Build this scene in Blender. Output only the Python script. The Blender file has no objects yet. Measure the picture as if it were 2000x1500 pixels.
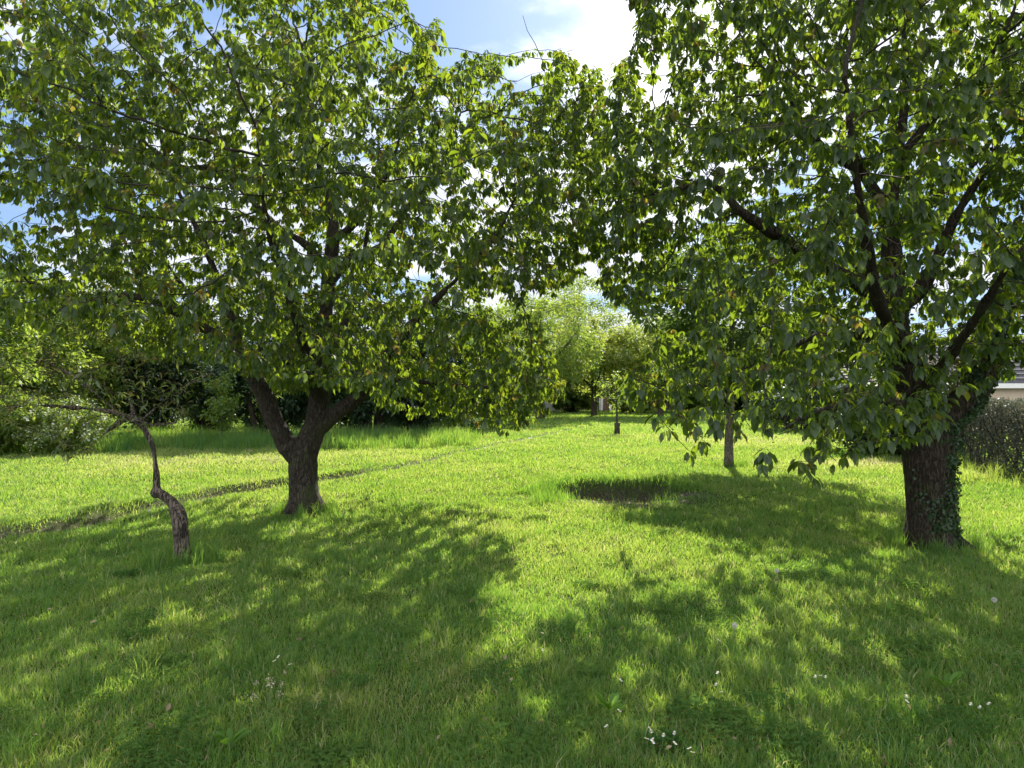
import bpy, bmesh, math, random
import numpy as np
from mathutils import Vector, noise as mnoise

random.seed(7)
RNG = np.random.default_rng(11)
S = bpy.context.scene
R = math.radians

# ------------------------------------------------------------------ camera
F = 1300.0                      # focal length in photo pixels (2000 wide)
CAMH = 1.6
PITCH = math.atan(20.0 / F)
cam = bpy.data.cameras.new("camera")
cam.sensor_width = 36.0
cam.lens = 36.0 * F / 2000.0
cam.clip_start = 0.05
cam.clip_end = 3000.0
camo = bpy.data.objects.new("camera", cam)
S.collection.objects.link(camo)
camo.location = (0, 0, CAMH)
camo.rotation_euler = (math.pi / 2 + PITCH, 0, 0)
S.camera = camo

# ------------------------------------------------------------------ light
SUN_AZ = R(14.0)                # to the right of the view axis (+Y)
SUN_EL = R(34.5)
SUND = Vector((math.sin(SUN_AZ) * math.cos(SUN_EL), math.cos(SUN_AZ) * math.cos(SUN_EL), math.sin(SUN_EL)))
sun = bpy.data.lights.new("sun", 'SUN')
sun.energy = 5.0
sun.angle = R(0.55)
sun.color = (1.0, 0.93, 0.80)
suno = bpy.data.objects.new("sun", sun)
S.collection.objects.link(suno)
suno.rotation_euler = SUND.to_track_quat('Z', 'Y').to_euler()
suno.location = (0, 0, 30)

S.view_settings.view_transform = 'Standard'
S.view_settings.look = 'None'
S.view_settings.exposure = 1.3
S.view_settings.gamma = 1.0
S.cycles.max_bounces = 8
S.cycles.diffuse_bounces = 4
S.cycles.transmission_bounces = 5
S.cycles.glossy_bounces = 2
S.cycles.use_denoising = True
S.cycles.sample_clamp_indirect = 6.0

W = bpy.data.worlds.new("World")
S.world = W
W.use_nodes = True


CLOUD_SEED = 12.4
SKY_TINT = (0.34, 0.40, 0.52, 1)
HAZE_BLUE = (1.05, 1.55, 2.35, 1)


def build_world():
    nt = W.node_tree
    N, L = nt.nodes, nt.links
    N.clear()
    out = N.new('ShaderNodeOutputWorld')
    bg = N.new('ShaderNodeBackground')
    bg.inputs['Strength'].default_value = 0.15
    L.new(bg.outputs[0], out.inputs[0])
    sky = N.new('ShaderNodeTexSky')
    sky.sky_type = 'NISHITA'
    sky.sun_disc = False
    sky.sun_elevation = SUN_EL
    sky.sun_rotation = SUN_AZ
    sky.air_density = 1.0
    sky.dust_density = 0.6
    sky.ozone_density = 1.5
    tc = N.new('ShaderNodeTexCoord')
    sep = N.new('ShaderNodeSeparateXYZ')
    L.new(tc.outputs['Generated'], sep.inputs[0])

    def m(op, a, b=None, clamp=False):
        n = N.new('ShaderNodeMath'); n.operation = op; n.use_clamp = clamp
        for i, v in enumerate((a, b)):
            if v is None: continue
            if isinstance(v, (int, float)): n.inputs[i].default_value = v
            else: L.new(v, n.inputs[i])
        return n.outputs[0]
    zz = m('ADD', m('MAXIMUM', sep.outputs[2], 0.0), 0.16)
    comb = N.new('ShaderNodeCombineXYZ')
    L.new(m('DIVIDE', sep.outputs[0], zz), comb.inputs[0])
    L.new(m('DIVIDE', sep.outputs[1], zz), comb.inputs[1])
    comb.inputs[2].default_value = CLOUD_SEED
    n1 = N.new('ShaderNodeTexNoise')
    n1.inputs['Scale'].default_value = 1.15
    n1.inputs['Detail'].default_value = 9
    n1.inputs['Roughness'].default_value = 0.54
    n1.inputs['Distortion'].default_value = 0.3
    L.new(comb.outputs[0], n1.inputs['Vector'])
    cov = N.new('ShaderNodeMapRange')
    cov.interpolation_type = 'SMOOTHSTEP'
    cov.inputs['From Min'].default_value = 0.44
    cov.inputs['From Max'].default_value = 0.56
    L.new(n1.outputs['Fac'], cov.inputs['Value'])
    # cloud between us and the sun: thin edges glow, thick bellies are grey; away from it clouds are lit from the front
    dot = N.new('ShaderNodeVectorMath'); dot.operation = 'DOT_PRODUCT'
    L.new(tc.outputs['Generated'], dot.inputs[0]); dot.inputs[1].default_value = SUND
    d = m('MAXIMUM', dot.outputs['Value'], 0.0)
    glow = m('POWER', d, 24.0)
    toward = N.new('ShaderNodeMapRange'); toward.interpolation_type = 'SMOOTHSTEP'
    toward.inputs['From Min'].default_value = -0.1; toward.inputs['From Max'].default_value = 0.55
    L.new(dot.outputs['Value'], toward.inputs['Value'])
    thick = N.new('ShaderNodeMapRange'); thick.interpolation_type = 'SMOOTHSTEP'
    thick.inputs['From Min'].default_value = 0.53
    thick.inputs['From Max'].default_value = 0.68
    L.new(n1.outputs['Fac'], thick.inputs['Value'])
    ccol = N.new('ShaderNodeMixRGB')
    ccol.inputs[1].default_value = (3.1, 3.2, 3.45, 1)
    ccol.inputs[2].default_value = (1.8, 2.0, 2.55, 1)
    L.new(m('MULTIPLY', thick.outputs[0], toward.outputs[0]), ccol.inputs[0])
    front = N.new('ShaderNodeMixRGB')
    front.inputs[1].default_value = (9.0, 8.9, 8.8, 1)
    L.new(toward.outputs[0], front.inputs[0]); L.new(ccol.outputs[0], front.inputs[2])
    gl = N.new('ShaderNodeMixRGB'); gl.blend_type = 'ADD'; gl.inputs[0].default_value = 1
    sc = N.new('ShaderNodeVectorMath'); sc.operation = 'SCALE'
    sc.inputs[0].default_value = (3.4, 3.3, 3.1)
    L.new(glow, sc.inputs['Scale'])
    L.new(front.outputs[0], gl.inputs[1]); L.new(sc.outputs[0], gl.inputs[2])
    tint = N.new('ShaderNodeMixRGB'); tint.blend_type = 'MULTIPLY'; tint.inputs[0].default_value = 1
    tint.inputs[2].default_value = SKY_TINT
    L.new(sky.outputs[0], tint.inputs[1])
    soft = N.new('ShaderNodeMixRGB'); soft.inputs[0].default_value = 0.6; soft.inputs[2].default_value = HAZE_BLUE
    L.new(tint.outputs[0], soft.inputs[1])
    mx = N.new('ShaderNodeMixRGB')
    L.new(cov.outputs[0], mx.inputs[0])
    L.new(soft.outputs[0], mx.inputs[1]); L.new(gl.outputs[0], mx.inputs[2])
    L.new(mx.outputs[0], bg.inputs['Color'])


build_world()

# ------------------------------------------------------------------ helpers
FW = Vector((0, math.cos(PITCH), math.sin(PITCH)))
UP = Vector((0, -math.sin(PITCH), math.cos(PITCH)))


def PX(px, py, D):
    """where a thing seen at photo pixel (px, py) stands, D metres down the view axis"""
    return Vector((0, 0, CAMH)) + D * (FW + Vector((1, 0, 0)) * ((px - 1000) / F) + UP * ((750 - py) / F))


def to_px(P):
    v = P - np.array([0, 0, CAMH])
    dep = v @ np.array(FW)
    dd = np.where(dep > 0.3, dep, 0.3)
    return 1000 + F * v[:, 0] / dd, 750 - F * (v @ np.array(UP)) / dd, dep


def in_poly(x, y, poly):
    poly = np.array(poly, float)
    ins = np.zeros(len(x), bool)
    j = len(poly) - 1
    for i in range(len(poly)):
        xi, yi = poly[i]; xj, yj = poly[j]
        c = ((yi > y) != (yj > y)) & (x < (xj - xi) * (y - yi) / ((yj - yi) + 1e-12) + xi)
        ins ^= c
        j = i
    return ins


def tag(o, label=None, cat=None, group=None, kind=None):
    if label: o['label'] = label
    if cat: o['category'] = cat
    if group: o['group'] = group
    if kind: o['kind'] = kind
    return o


def thing(name, label, cat, loc=(0, 0, 0), group=None):
    o = bpy.data.objects.new(name, None)
    o.empty_display_size = 0.2
    o.location = loc
    S.collection.objects.link(o)
    return tag(o, label, cat, group)


def link_mesh(name, me, mat=None, parent=None, smooth=False):
    o = bpy.data.objects.new(name, me)
    S.collection.objects.link(o)
    if mat is not None and not me.materials: me.materials.append(mat)
    if smooth: me.polygons.foreach_set('use_smooth', [True] * len(me.polygons))
    if parent is not None:
        o.parent = parent
        o.location = -parent.location if parent.rotation_euler.z == 0 else (0, 0, 0)
    return o


def np_mesh(name, verts, faces_list, attrs=None):
    """faces_list: list of (m,k) int arrays (k-gons)"""
    me = bpy.data.meshes.new(name)
    verts = np.ascontiguousarray(verts, dtype=np.float32)
    me.vertices.add(len(verts))
    me.vertices.foreach_set('co', verts.ravel())
    loops = np.concatenate([f.ravel() for f in faces_list]).astype(np.int32)
    tot = np.concatenate([np.full(len(f), f.shape[1], np.int32) for f in faces_list])
    start = np.concatenate([[0], np.cumsum(tot)[:-1]]).astype(np.int32)
    me.loops.add(len(loops))
    me.loops.foreach_set('vertex_index', loops)
    me.polygons.add(len(tot))
    me.polygons.foreach_set('loop_start', start)
    me.polygons.foreach_set('loop_total', tot)
    for k, a in (attrs or {}).items():
        at = me.attributes.new(k, 'FLOAT', 'POINT')
        at.data.foreach_set('value', np.ascontiguousarray(a, dtype=np.float32))
    me.update(calc_edges=True)
    return me


def bm_obj(name, bm, mat, parent=None, smooth=False):
    me = bpy.data.meshes.new(name)
    bm.normal_update()
    bm.to_mesh(me); bm.free()
    return link_mesh(name, me, mat, parent, smooth)


def add_box(bm, c, s, rz=0.0):
    r = bmesh.ops.create_cube(bm, size=1.0)
    ca, sa = math.cos(rz), math.sin(rz)
    for v in r['verts']:
        x, y, z = v.co.x * s[0], v.co.y * s[1], v.co.z * s[2]
        v.co = Vector((c[0] + x * ca - y * sa, c[1] + x * sa + y * ca, c[2] + z))
    return r['verts']


# ------------------------------------------------------------------ materials
def mat_new(name):
    m = bpy.data.materials.new(name)
    m.use_nodes = True
    m.node_tree.nodes.clear()
    return m, m.node_tree.nodes, m.node_tree.links


def ramp(N, L, fac, stops):
    r = N.new('ShaderNodeValToRGB')
    e = r.color_ramp.elements
    while len(e) < len(stops): e.new(0.5)
    for el, (p, c) in zip(e, stops):
        el.position = p; el.color = (*c, 1)
    L.new(fac, r.inputs[0])
    return r.outputs[0]


def leaf_mat(name, stops, tstops, trans=0.5, gloss=0.05, rough=0.45, young=None):
    """two-sided leaf: diffuse front, light let through, slight sheen; colour varies leaf by leaf"""
    m, N, L = mat_new(name)
    out = N.new('ShaderNodeOutputMaterial')
    at = N.new('ShaderNodeAttribute'); at.attribute_name = 'tint'
    c1 = ramp(N, L, at.outputs['Fac'], stops)
    c2 = ramp(N, L, at.outputs['Fac'], tstops)
    if young is not None:
        ya = N.new('ShaderNodeAttribute'); ya.attribute_name = 'young'
        outs = []
        for c, yc in ((c1, young[0]), (c2, young[1])):
            mx = N.new('ShaderNodeMixRGB'); mx.inputs[2].default_value = (*yc, 1)
            L.new(ya.outputs['Fac'], mx.inputs[0]); L.new(c, mx.inputs[1]); outs.append(mx.outputs[0])
        c1, c2 = outs
    df = N.new('ShaderNodeBsdfDiffuse'); L.new(c1, df.inputs[0])
    tr = N.new('ShaderNodeBsdfTranslucent'); L.new(c2, tr.inputs[0])
    gl = N.new('ShaderNodeBsdfGlossy'); gl.inputs['Roughness'].default_value = rough
    gl.inputs['Color'].default_value = (0.9, 0.95, 1, 1)
    mx = N.new('ShaderNodeMixShader'); mx.inputs[0].default_value = trans
    L.new(df.outputs[0], mx.inputs[1]); L.new(tr.outputs[0], mx.inputs[2])
    mg = N.new('ShaderNodeMixShader'); mg.inputs[0].default_value = gloss
    L.new(mx.outputs[0], mg.inputs[1]); L.new(gl.outputs[0], mg.inputs[2])
    L.new(mg.outputs[0], out.inputs[0])
    return m


def bark_mat(name, dark, light, scale=9.0, stretch=0.25, bump=0.6, moss=0.0):
    m, N, L = mat_new(name)
    out = N.new('ShaderNodeOutputMaterial')
    b = N.new('ShaderNodeBsdfPrincipled')
    b.inputs['Roughness'].default_value = 0.9
    b.inputs['Specular IOR Level'].default_value = 0.2
    tc = N.new('ShaderNodeTexCoord')
    mp = N.new('ShaderNodeMapping'); mp.inputs['Scale'].default_value = (1, 1, stretch)
    L.new(tc.outputs['Object'], mp.inputs[0])
    n = N.new('ShaderNodeTexNoise'); n.inputs['Scale'].default_value = scale * 3
    n.inputs['Detail'].default_value = 8; n.inputs['Roughness'].default_value = 0.65
    n.inputs['Distortion'].default_value = 0.6
    L.new(mp.outputs[0], n.inputs['Vector'])
    v = N.new('ShaderNodeTexVoronoi'); v.feature = 'DISTANCE_TO_EDGE'; v.inputs['Scale'].default_value = scale * 3
    mixv = N.new('ShaderNodeMixRGB'); mixv.inputs[0].default_value = 0.08
    L.new(mp.outputs[0], mixv.inputs[1]); L.new(n.outputs['Color'], mixv.inputs[2])
    L.new(mixv.outputs[0], v.inputs['Vector'])
    mul = N.new('ShaderNodeMath'); mul.operation = 'MULTIPLY'
    mr = N.new('ShaderNodeMapRange'); mr.inputs['From Max'].default_value = 0.12
    L.new(v.outputs['Distance'], mr.inputs['Value'])
    L.new(mr.outputs[0], mul.inputs[0]); L.new(n.outputs['Fac'], mul.inputs[1])
    c = ramp(N, L, mul.outputs[0], [(0.08, dark), (0.6, light), (0.85, tuple(min(1, x * 1.35) for x in light))])
    if moss > 0:
        n3 = N.new('ShaderNodeTexNoise'); n3.inputs['Scale'].default_value = 3.5; n3.inputs['Detail'].default_value = 5
        L.new(tc.outputs['Object'], n3.inputs['Vector'])
        r3 = N.new('ShaderNodeMapRange'); r3.inputs['From Min'].default_value = 0.55; r3.inputs['From Max'].default_value = 0.68
        r3.inputs['To Max'].default_value = moss
        L.new(n3.outputs['Fac'], r3.inputs['Value'])
        mm = N.new('ShaderNodeMixRGB'); mm.inputs[2].default_value = (0.075, 0.09, 0.04, 1)
        L.new(r3.outputs[0], mm.inputs[0]); L.new(c, mm.inputs[1]); c = mm.outputs[0]
    L.new(c, b.inputs['Base Color'])
    bp = N.new('ShaderNodeBump'); bp.inputs['Strength'].default_value = bump; bp.inputs['Distance'].default_value = 0.02
    L.new(mul.outputs[0], bp.inputs['Height'])
    L.new(bp.outputs[0], b.inputs['Normal'])
    L.new(b.outputs[0], out.inputs[0])
    return m


def plain_mat(name, col, rough=0.8, var=0.15, scale=6.0, bump=0.15, stretch=(1, 1, 1)):
    m, N, L = mat_new(name)
    out = N.new('ShaderNodeOutputMaterial')
    b = N.new('ShaderNodeBsdfPrincipled'); b.inputs['Roughness'].default_value = rough
    tc = N.new('ShaderNodeTexCoord')
    mp = N.new('ShaderNodeMapping'); mp.inputs['Scale'].default_value = stretch
    L.new(tc.outputs['Object'], mp.inputs[0])
    n = N.new('ShaderNodeTexNoise'); n.inputs['Scale'].default_value = scale; n.inputs['Detail'].default_value = 8
    L.new(mp.outputs[0], n.inputs['Vector'])
    lo = tuple(c * (1 - var) for c in col); hi = tuple(min(1, c * (1 + var)) for c in col)
    c = ramp(N, L, n.outputs['Fac'], [(0.3, lo), (0.7, hi)])
    L.new(c, b.inputs['Base Color'])
    bp = N.new('ShaderNodeBump'); bp.inputs['Strength'].default_value = bump; bp.inputs['Distance'].default_value = 0.02
    L.new(n.outputs['Fac'], bp.inputs['Height']); L.new(bp.outputs[0], b.inputs['Normal'])
    L.new(b.outputs[0], out.inputs[0])
    return m


M_CHERRY = leaf_mat('cherry leaf',
    [(0.0, (0.018, 0.036, 0.010)), (0.5, (0.034, 0.062, 0.015)), (1.0, (0.062, 0.092, 0.020))],
    [(0.0, (0.15, 0.26, 0.016)), (0.5, (0.30, 0.42, 0.020)), (1.0, (0.52, 0.60, 0.03))],
    trans=0.47, gloss=0.03, rough=0.5, young=((0.11, 0.075, 0.025), (0.42, 0.28, 0.04)))
M_PEACH = leaf_mat('narrow leaf',
    [(0.0, (0.05, 0.085, 0.02)), (0.6, (0.085, 0.115, 0.03)), (1.0, (0.12, 0.10, 0.045))],
    [(0.0, (0.16, 0.24, 0.03)), (0.6, (0.26, 0.30, 0.05)), (1.0, (0.30, 0.20, 0.06))], trans=0.45, gloss=0.04)
M_IVY = leaf_mat('ivy leaf',
    [(0.0, (0.016, 0.038, 0.012)), (1.0, (0.035, 0.075, 0.02))],
    [(0.0, (0.05, 0.10, 0.015)), (1.0, (0.10, 0.18, 0.02))], trans=0.25, gloss=0.025, rough=0.45)
M_LIGHTLEAF = leaf_mat('light leaf',
    [(0.0, (0.06, 0.12, 0.025)), (0.5, (0.10, 0.17, 0.035)), (1.0, (0.15, 0.20, 0.04))],
    [(0.0, (0.22, 0.36, 0.04)), (0.5, (0.34, 0.46, 0.05)), (1.0, (0.46, 0.50, 0.06))], trans=0.5, gloss=0.03)
M_YELLOWLEAF = leaf_mat('yellow leaf',
    [(0.0, (0.09, 0.14, 0.03)), (0.5, (0.14, 0.19, 0.04)), (1.0, (0.20, 0.20, 0.05))],
    [(0.0, (0.32, 0.46, 0.06)), (0.5, (0.46, 0.56, 0.08)), (1.0, (0.58, 0.54, 0.10))], trans=0.5, gloss=0.03)
M_MIDLEAF = leaf_mat('mid leaf',
    [(0.0, (0.035, 0.075, 0.02)), (1.0, (0.075, 0.13, 0.03))],
    [(0.0, (0.12, 0.22, 0.03)), (1.0, (0.24, 0.34, 0.05))], trans=0.42, gloss=0.04)
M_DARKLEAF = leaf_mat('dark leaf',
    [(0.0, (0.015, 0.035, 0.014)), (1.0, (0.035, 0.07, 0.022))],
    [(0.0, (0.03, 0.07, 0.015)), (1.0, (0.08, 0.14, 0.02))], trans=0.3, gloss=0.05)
M_GREYLEAF = leaf_mat('grey leaf',
    [(0.0, (0.05, 0.065, 0.04)), (0.6, (0.085, 0.095, 0.06)), (1.0, (0.14, 0.12, 0.08))],
    [(0.0, (0.08, 0.11, 0.05)), (1.0, (0.18, 0.16, 0.09))], trans=0.3, gloss=0.05)
M_REDLEAF = leaf_mat('red leaf',
    [(0.0, (0.08, 0.04, 0.03)), (1.0, (0.16, 0.09, 0.04))],
    [(0.0, (0.26, 0.12, 0.06)), (1.0, (0.40, 0.26, 0.08))], trans=0.45, gloss=0.04)
M_BLOSSOM = leaf_mat('white blossom',
    [(0.0, (0.55, 0.58, 0.48)), (1.0, (0.78, 0.78, 0.72))],
    [(0.0, (0.5, 0.52, 0.4)), (1.0, (0.7, 0.7, 0.6))], trans=0.35, gloss=0.02)
M_BARK = bark_mat('cherry bark', (0.022, 0.018, 0.014), (0.078, 0.064, 0.050), scale=13, stretch=0.22, bump=0.9, moss=0.6)
M_BARK2 = bark_mat('ivied bark', (0.018, 0.014, 0.010), (0.062, 0.050, 0.036), scale=13, stretch=0.22, bump=0.9, moss=0.3)
M_BARK3 = bark_mat('old bark', (0.03, 0.025, 0.02), (0.17, 0.135, 0.11), scale=12, stretch=0.16, bump=1.0, moss=0.2)
M_TWIG = bark_mat('twig bark', (0.025, 0.02, 0.017), (0.075, 0.06, 0.05), scale=14, stretch=0.5, bump=0.3)
M_GREYBARK = bark_mat('grey bark', (0.05, 0.045, 0.035), (0.20, 0.17, 0.13), scale=10, stretch=0.3, bump=0.6)

# ------------------------------------------------------------------ terrain


def gp(px, py):
    """point of the flat lawn seen at photo pixel"""
    v = FW + Vector((1, 0, 0)) * ((px - 1000) / F) + UP * ((750 - py) / F)
    t = CAMH / -v.z
    return (v.x * t, v.y * t)


TRACK = np.array([gp(*p) for p in [(-700, 1200), (-300, 1110), (0, 1053), (90, 1040), (185, 1020), (260, 1000), (350, 985), (430, 968), (520, 955),
                                   (640, 938), (700, 929), (760, 918), (820, 905), (880, 889), (950, 875), (1000, 863), (1050, 854), (1100, 843), (1160, 832)]])
PIT_C = np.array(gp(1213, 962))


def track_d(x, y):
    d = np.full(x.shape, 1e9)
    for a, b in zip(TRACK[:-1], TRACK[1:]):
        ab = b - a
        t = np.clip(((x - a[0]) * ab[0] + (y - a[1]) * ab[1]) / (ab @ ab), 0, 1)
        d = np.minimum(d, np.hypot(x - a[0] - t * ab[0], y - a[1] - t * ab[1]))
    return d


def wob(x, y, s, k):
    return (np.sin(x * s + k) * np.cos(y * s * 1.13 - k * 1.7) + np.sin(x * s * 2.3 - k * 2.1 + y * s * 0.7) * 0.5
            + np.cos(y * s * 2.9 + k * 0.6 - x * s * 1.4) * 0.4) / 1.9


def pit_r(x, y):
    dx, dy = (x - PIT_C[0]) / 1.28, (y - PIT_C[1]) / 1.15
    r = np.hypot(dx, dy)
    a = np.arctan2(dy, dx)
    return r * (1 + 0.12 * np.sin(3 * a + 1) + 0.08 * np.sin(5 * a) + 0.05 * np.sin(11 * a + 2)) + 0.06 * wob(x, y, 6, 1)


def ground_h(x, y):
    h = 0.035 * wob(x, y, 0.9, 1.0) + 0.012 * wob(x, y, 3.1, 4.0)
    td = track_d(x, y)
    side = np.interp(x, TRACK[:, 0], TRACK[:, 1])
    h = h + (0.02 + .06 * (x < -3)) * np.exp(-(np.clip(td - .22, 0, 9) / 0.5) ** 2) * (y > side) * np.clip((td - .05) / .17, 0, 1) * (td < 3)
    d = td + 0.05 * wob(x, y, 5.0, 2.0)
    h = h - (0.045 + .05 * (x < -3)) * np.exp(-(d / 0.17) ** 2) + 0.02 * np.exp(-((d - 0.3) / 0.15) ** 2)
    r = pit_r(x, y)
    # steeper on the far side, gentle on the near one
    w = np.clip((1.0 - r) / np.where(y > PIT_C[1], 0.28, 0.9), 0, 1)
    w = w * w * (3 - 2 * w)
    h = h - 0.30 * w + 0.05 * np.exp(-((r - 1.12) / 0.15) ** 2) * np.clip((y - PIT_C[1]) + .4, 0, 1)
    far = np.clip((np.hypot(x, y) - 30) / 60, 0, 1)
    return h * (1 - far)


def gh(x, y):
    return float(ground_h(np.array([x]), np.array([y]))[0])


def axis(lo, a, b, hi, st, g=1.12):
    v = list(np.arange(a, b, st))
    s, x = st, b
    while x < hi:
        v.append(x); s *= g; x += s
    v.append(hi)
    s, x = st, a
    pre = []
    while x > lo:
        s *= g; x -= s; pre.append(max(x, lo))
    return np.array(sorted(set(pre + v)))


def build_ground():
    xs = axis(-900, -7, 7, 900, 0.075)
    ys = axis(-900, 1.5, 14, 1600, 0.075)
    X, Y = np.meshgrid(xs, ys)
    x, y = X.ravel(), Y.ravel()
    z = ground_h(x, y)
    nx, ny = len(xs), len(ys)
    i = (np.arange(ny - 1)[:, None] * nx + np.arange(nx - 1)[None]).ravel()
    f = np.stack([i, i + 1, i + 1 + nx, i + nx], 1)
    dirt = np.clip(1.4 - track_d(x, y) / 0.2, 0, 1) * (0.65 + 0.35 * wob(x, y, 4, 3))
    r = pit_r(x, y)
    dirt = np.maximum(dirt, np.clip((1.0 + .15 * (y < PIT_C[1]) - r) / 0.25, 0, 1))
    me = np_mesh('lawn', np.stack([x, y, z], 1), [f], {'dirt': dirt})
    m, N, L = mat_new('lawn soil')
    out = N.new('ShaderNodeOutputMaterial')
    b = N.new('ShaderNodeBsdfPrincipled'); b.inputs['Roughness'].default_value = 1.0
    b.inputs['Specular IOR Level'].default_value = 0.1
    tc = N.new('ShaderNodeTexCoord')
    n = N.new('ShaderNodeTexNoise'); n.inputs['Scale'].default_value = 0.6; n.inputs['Detail'].default_value = 10
    n.inputs['Roughness'].default_value = 0.7
    L.new(tc.outputs['Object'], n.inputs['Vector'])
    n2 = N.new('ShaderNodeTexNoise'); n2.inputs['Scale'].default_value = 40; n2.inputs['Detail'].default_value = 6
    L.new(tc.outputs['Object'], n2.inputs['Vector'])
    g = ramp(N, L, n.outputs['Fac'], [(0.3, (0.035, 0.062, 0.012)), (0.55, (0.055, 0.085, 0.018)), (0.75, (0.10, 0.105, 0.035))])
    s = ramp(N, L, n2.outputs['Fac'], [(0.3, (0.045, 0.037, 0.028)), (0.55, (0.13, 0.105, 0.08)), (0.7, (0.30, 0.26, 0.20))])
    at = N.new('ShaderNodeAttribute'); at.attribute_name = 'dirt'
    mx = N.new('ShaderNodeMixRGB'); L.new(at.outputs['Fac'], mx.inputs[0]); L.new(g, mx.inputs[1]); L.new(s, mx.inputs[2])
    L.new(mx.outputs[0], b.inputs['Base Color'])
    bp = N.new('ShaderNodeBump'); bp.inputs['Strength'].default_value = 0.8; bp.inputs['Distance'].default_value = 0.03
    L.new(n2.outputs['Fac'], bp.inputs['Height']); L.new(bp.outputs[0], b.inputs['Normal'])
    L.new(b.outputs[0], out.inputs[0])
    o = link_mesh('lawn', me, m, smooth=True)
    tag(o, kind='structure')


build_ground()

# ------------------------------------------------------------------ grass
M_GRASS = leaf_mat('grass blade',
    [(0.0, (0.040, 0.112, 0.032)), (0.45, (0.074, 0.162, 0.036)), (0.8, (0.17, 0.20, 0.06)), (1.0, (0.42, 0.38, 0.20))],
    [(0.0, (0.17, 0.38, 0.035)), (0.45, (0.38, 0.58, 0.055)), (0.8, (0.60, 0.68, 0.12)), (1.0, (0.66, 0.60, 0.34))],
    trans=0.46, gloss=0.02, rough=0.5)


def blades(x, y, h, w, tint, lean=0.45):
    n = len(x)
    z = ground_h(x, y) - 0.004
    az = RNG.uniform(0, 2 * np.pi, n)
    ca, sa = np.cos(az), np.sin(az)
    la = RNG.uniform(0, 2 * np.pi, n)
    ln = h * lean * RNG.beta(1.5, 2.2, n) * 1.7
    lx, ly = np.cos(la) * ln, np.sin(la) * ln
    V = np.empty((n, 5, 3), np.float32)
    for k, (sx, t) in enumerate(((-1, 0), (1, 0), (0.8, 0.55), (-0.8, 0.55), (0, 1))):
        V[:, k, 0] = x + ca * w * 0.5 * sx + lx * t * t
        V[:, k, 1] = y + sa * w * 0.5 * sx + ly * t * t
        V[:, k, 2] = z + h * (t - 0.12 * t * t * (ln / h))
    b = (np.arange(n) * 5)[:, None]
    q = b + np.array([[0, 1, 2, 3]]); t = b + np.array([[3, 2, 4]])
    return V.reshape(-1, 3), q, t, np.repeat(tint, 5)


def join_blades(name, parts, label=None):
    off = 0; Vs, Q, T, A = [], [], [], []
    for V, q, t, a in parts:
        Vs.append(V); Q.append(q + off); T.append(t + off); A.append(a); off += len(V)
    me = np_mesh(name, np.concatenate(Vs), [np.concatenate(Q), np.concatenate(T)], {'tint': np.concatenate(A)})
    o = link_mesh(name, me, M_GRASS)
    tag(o, label, 'grass', kind='stuff')
    return o


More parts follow.
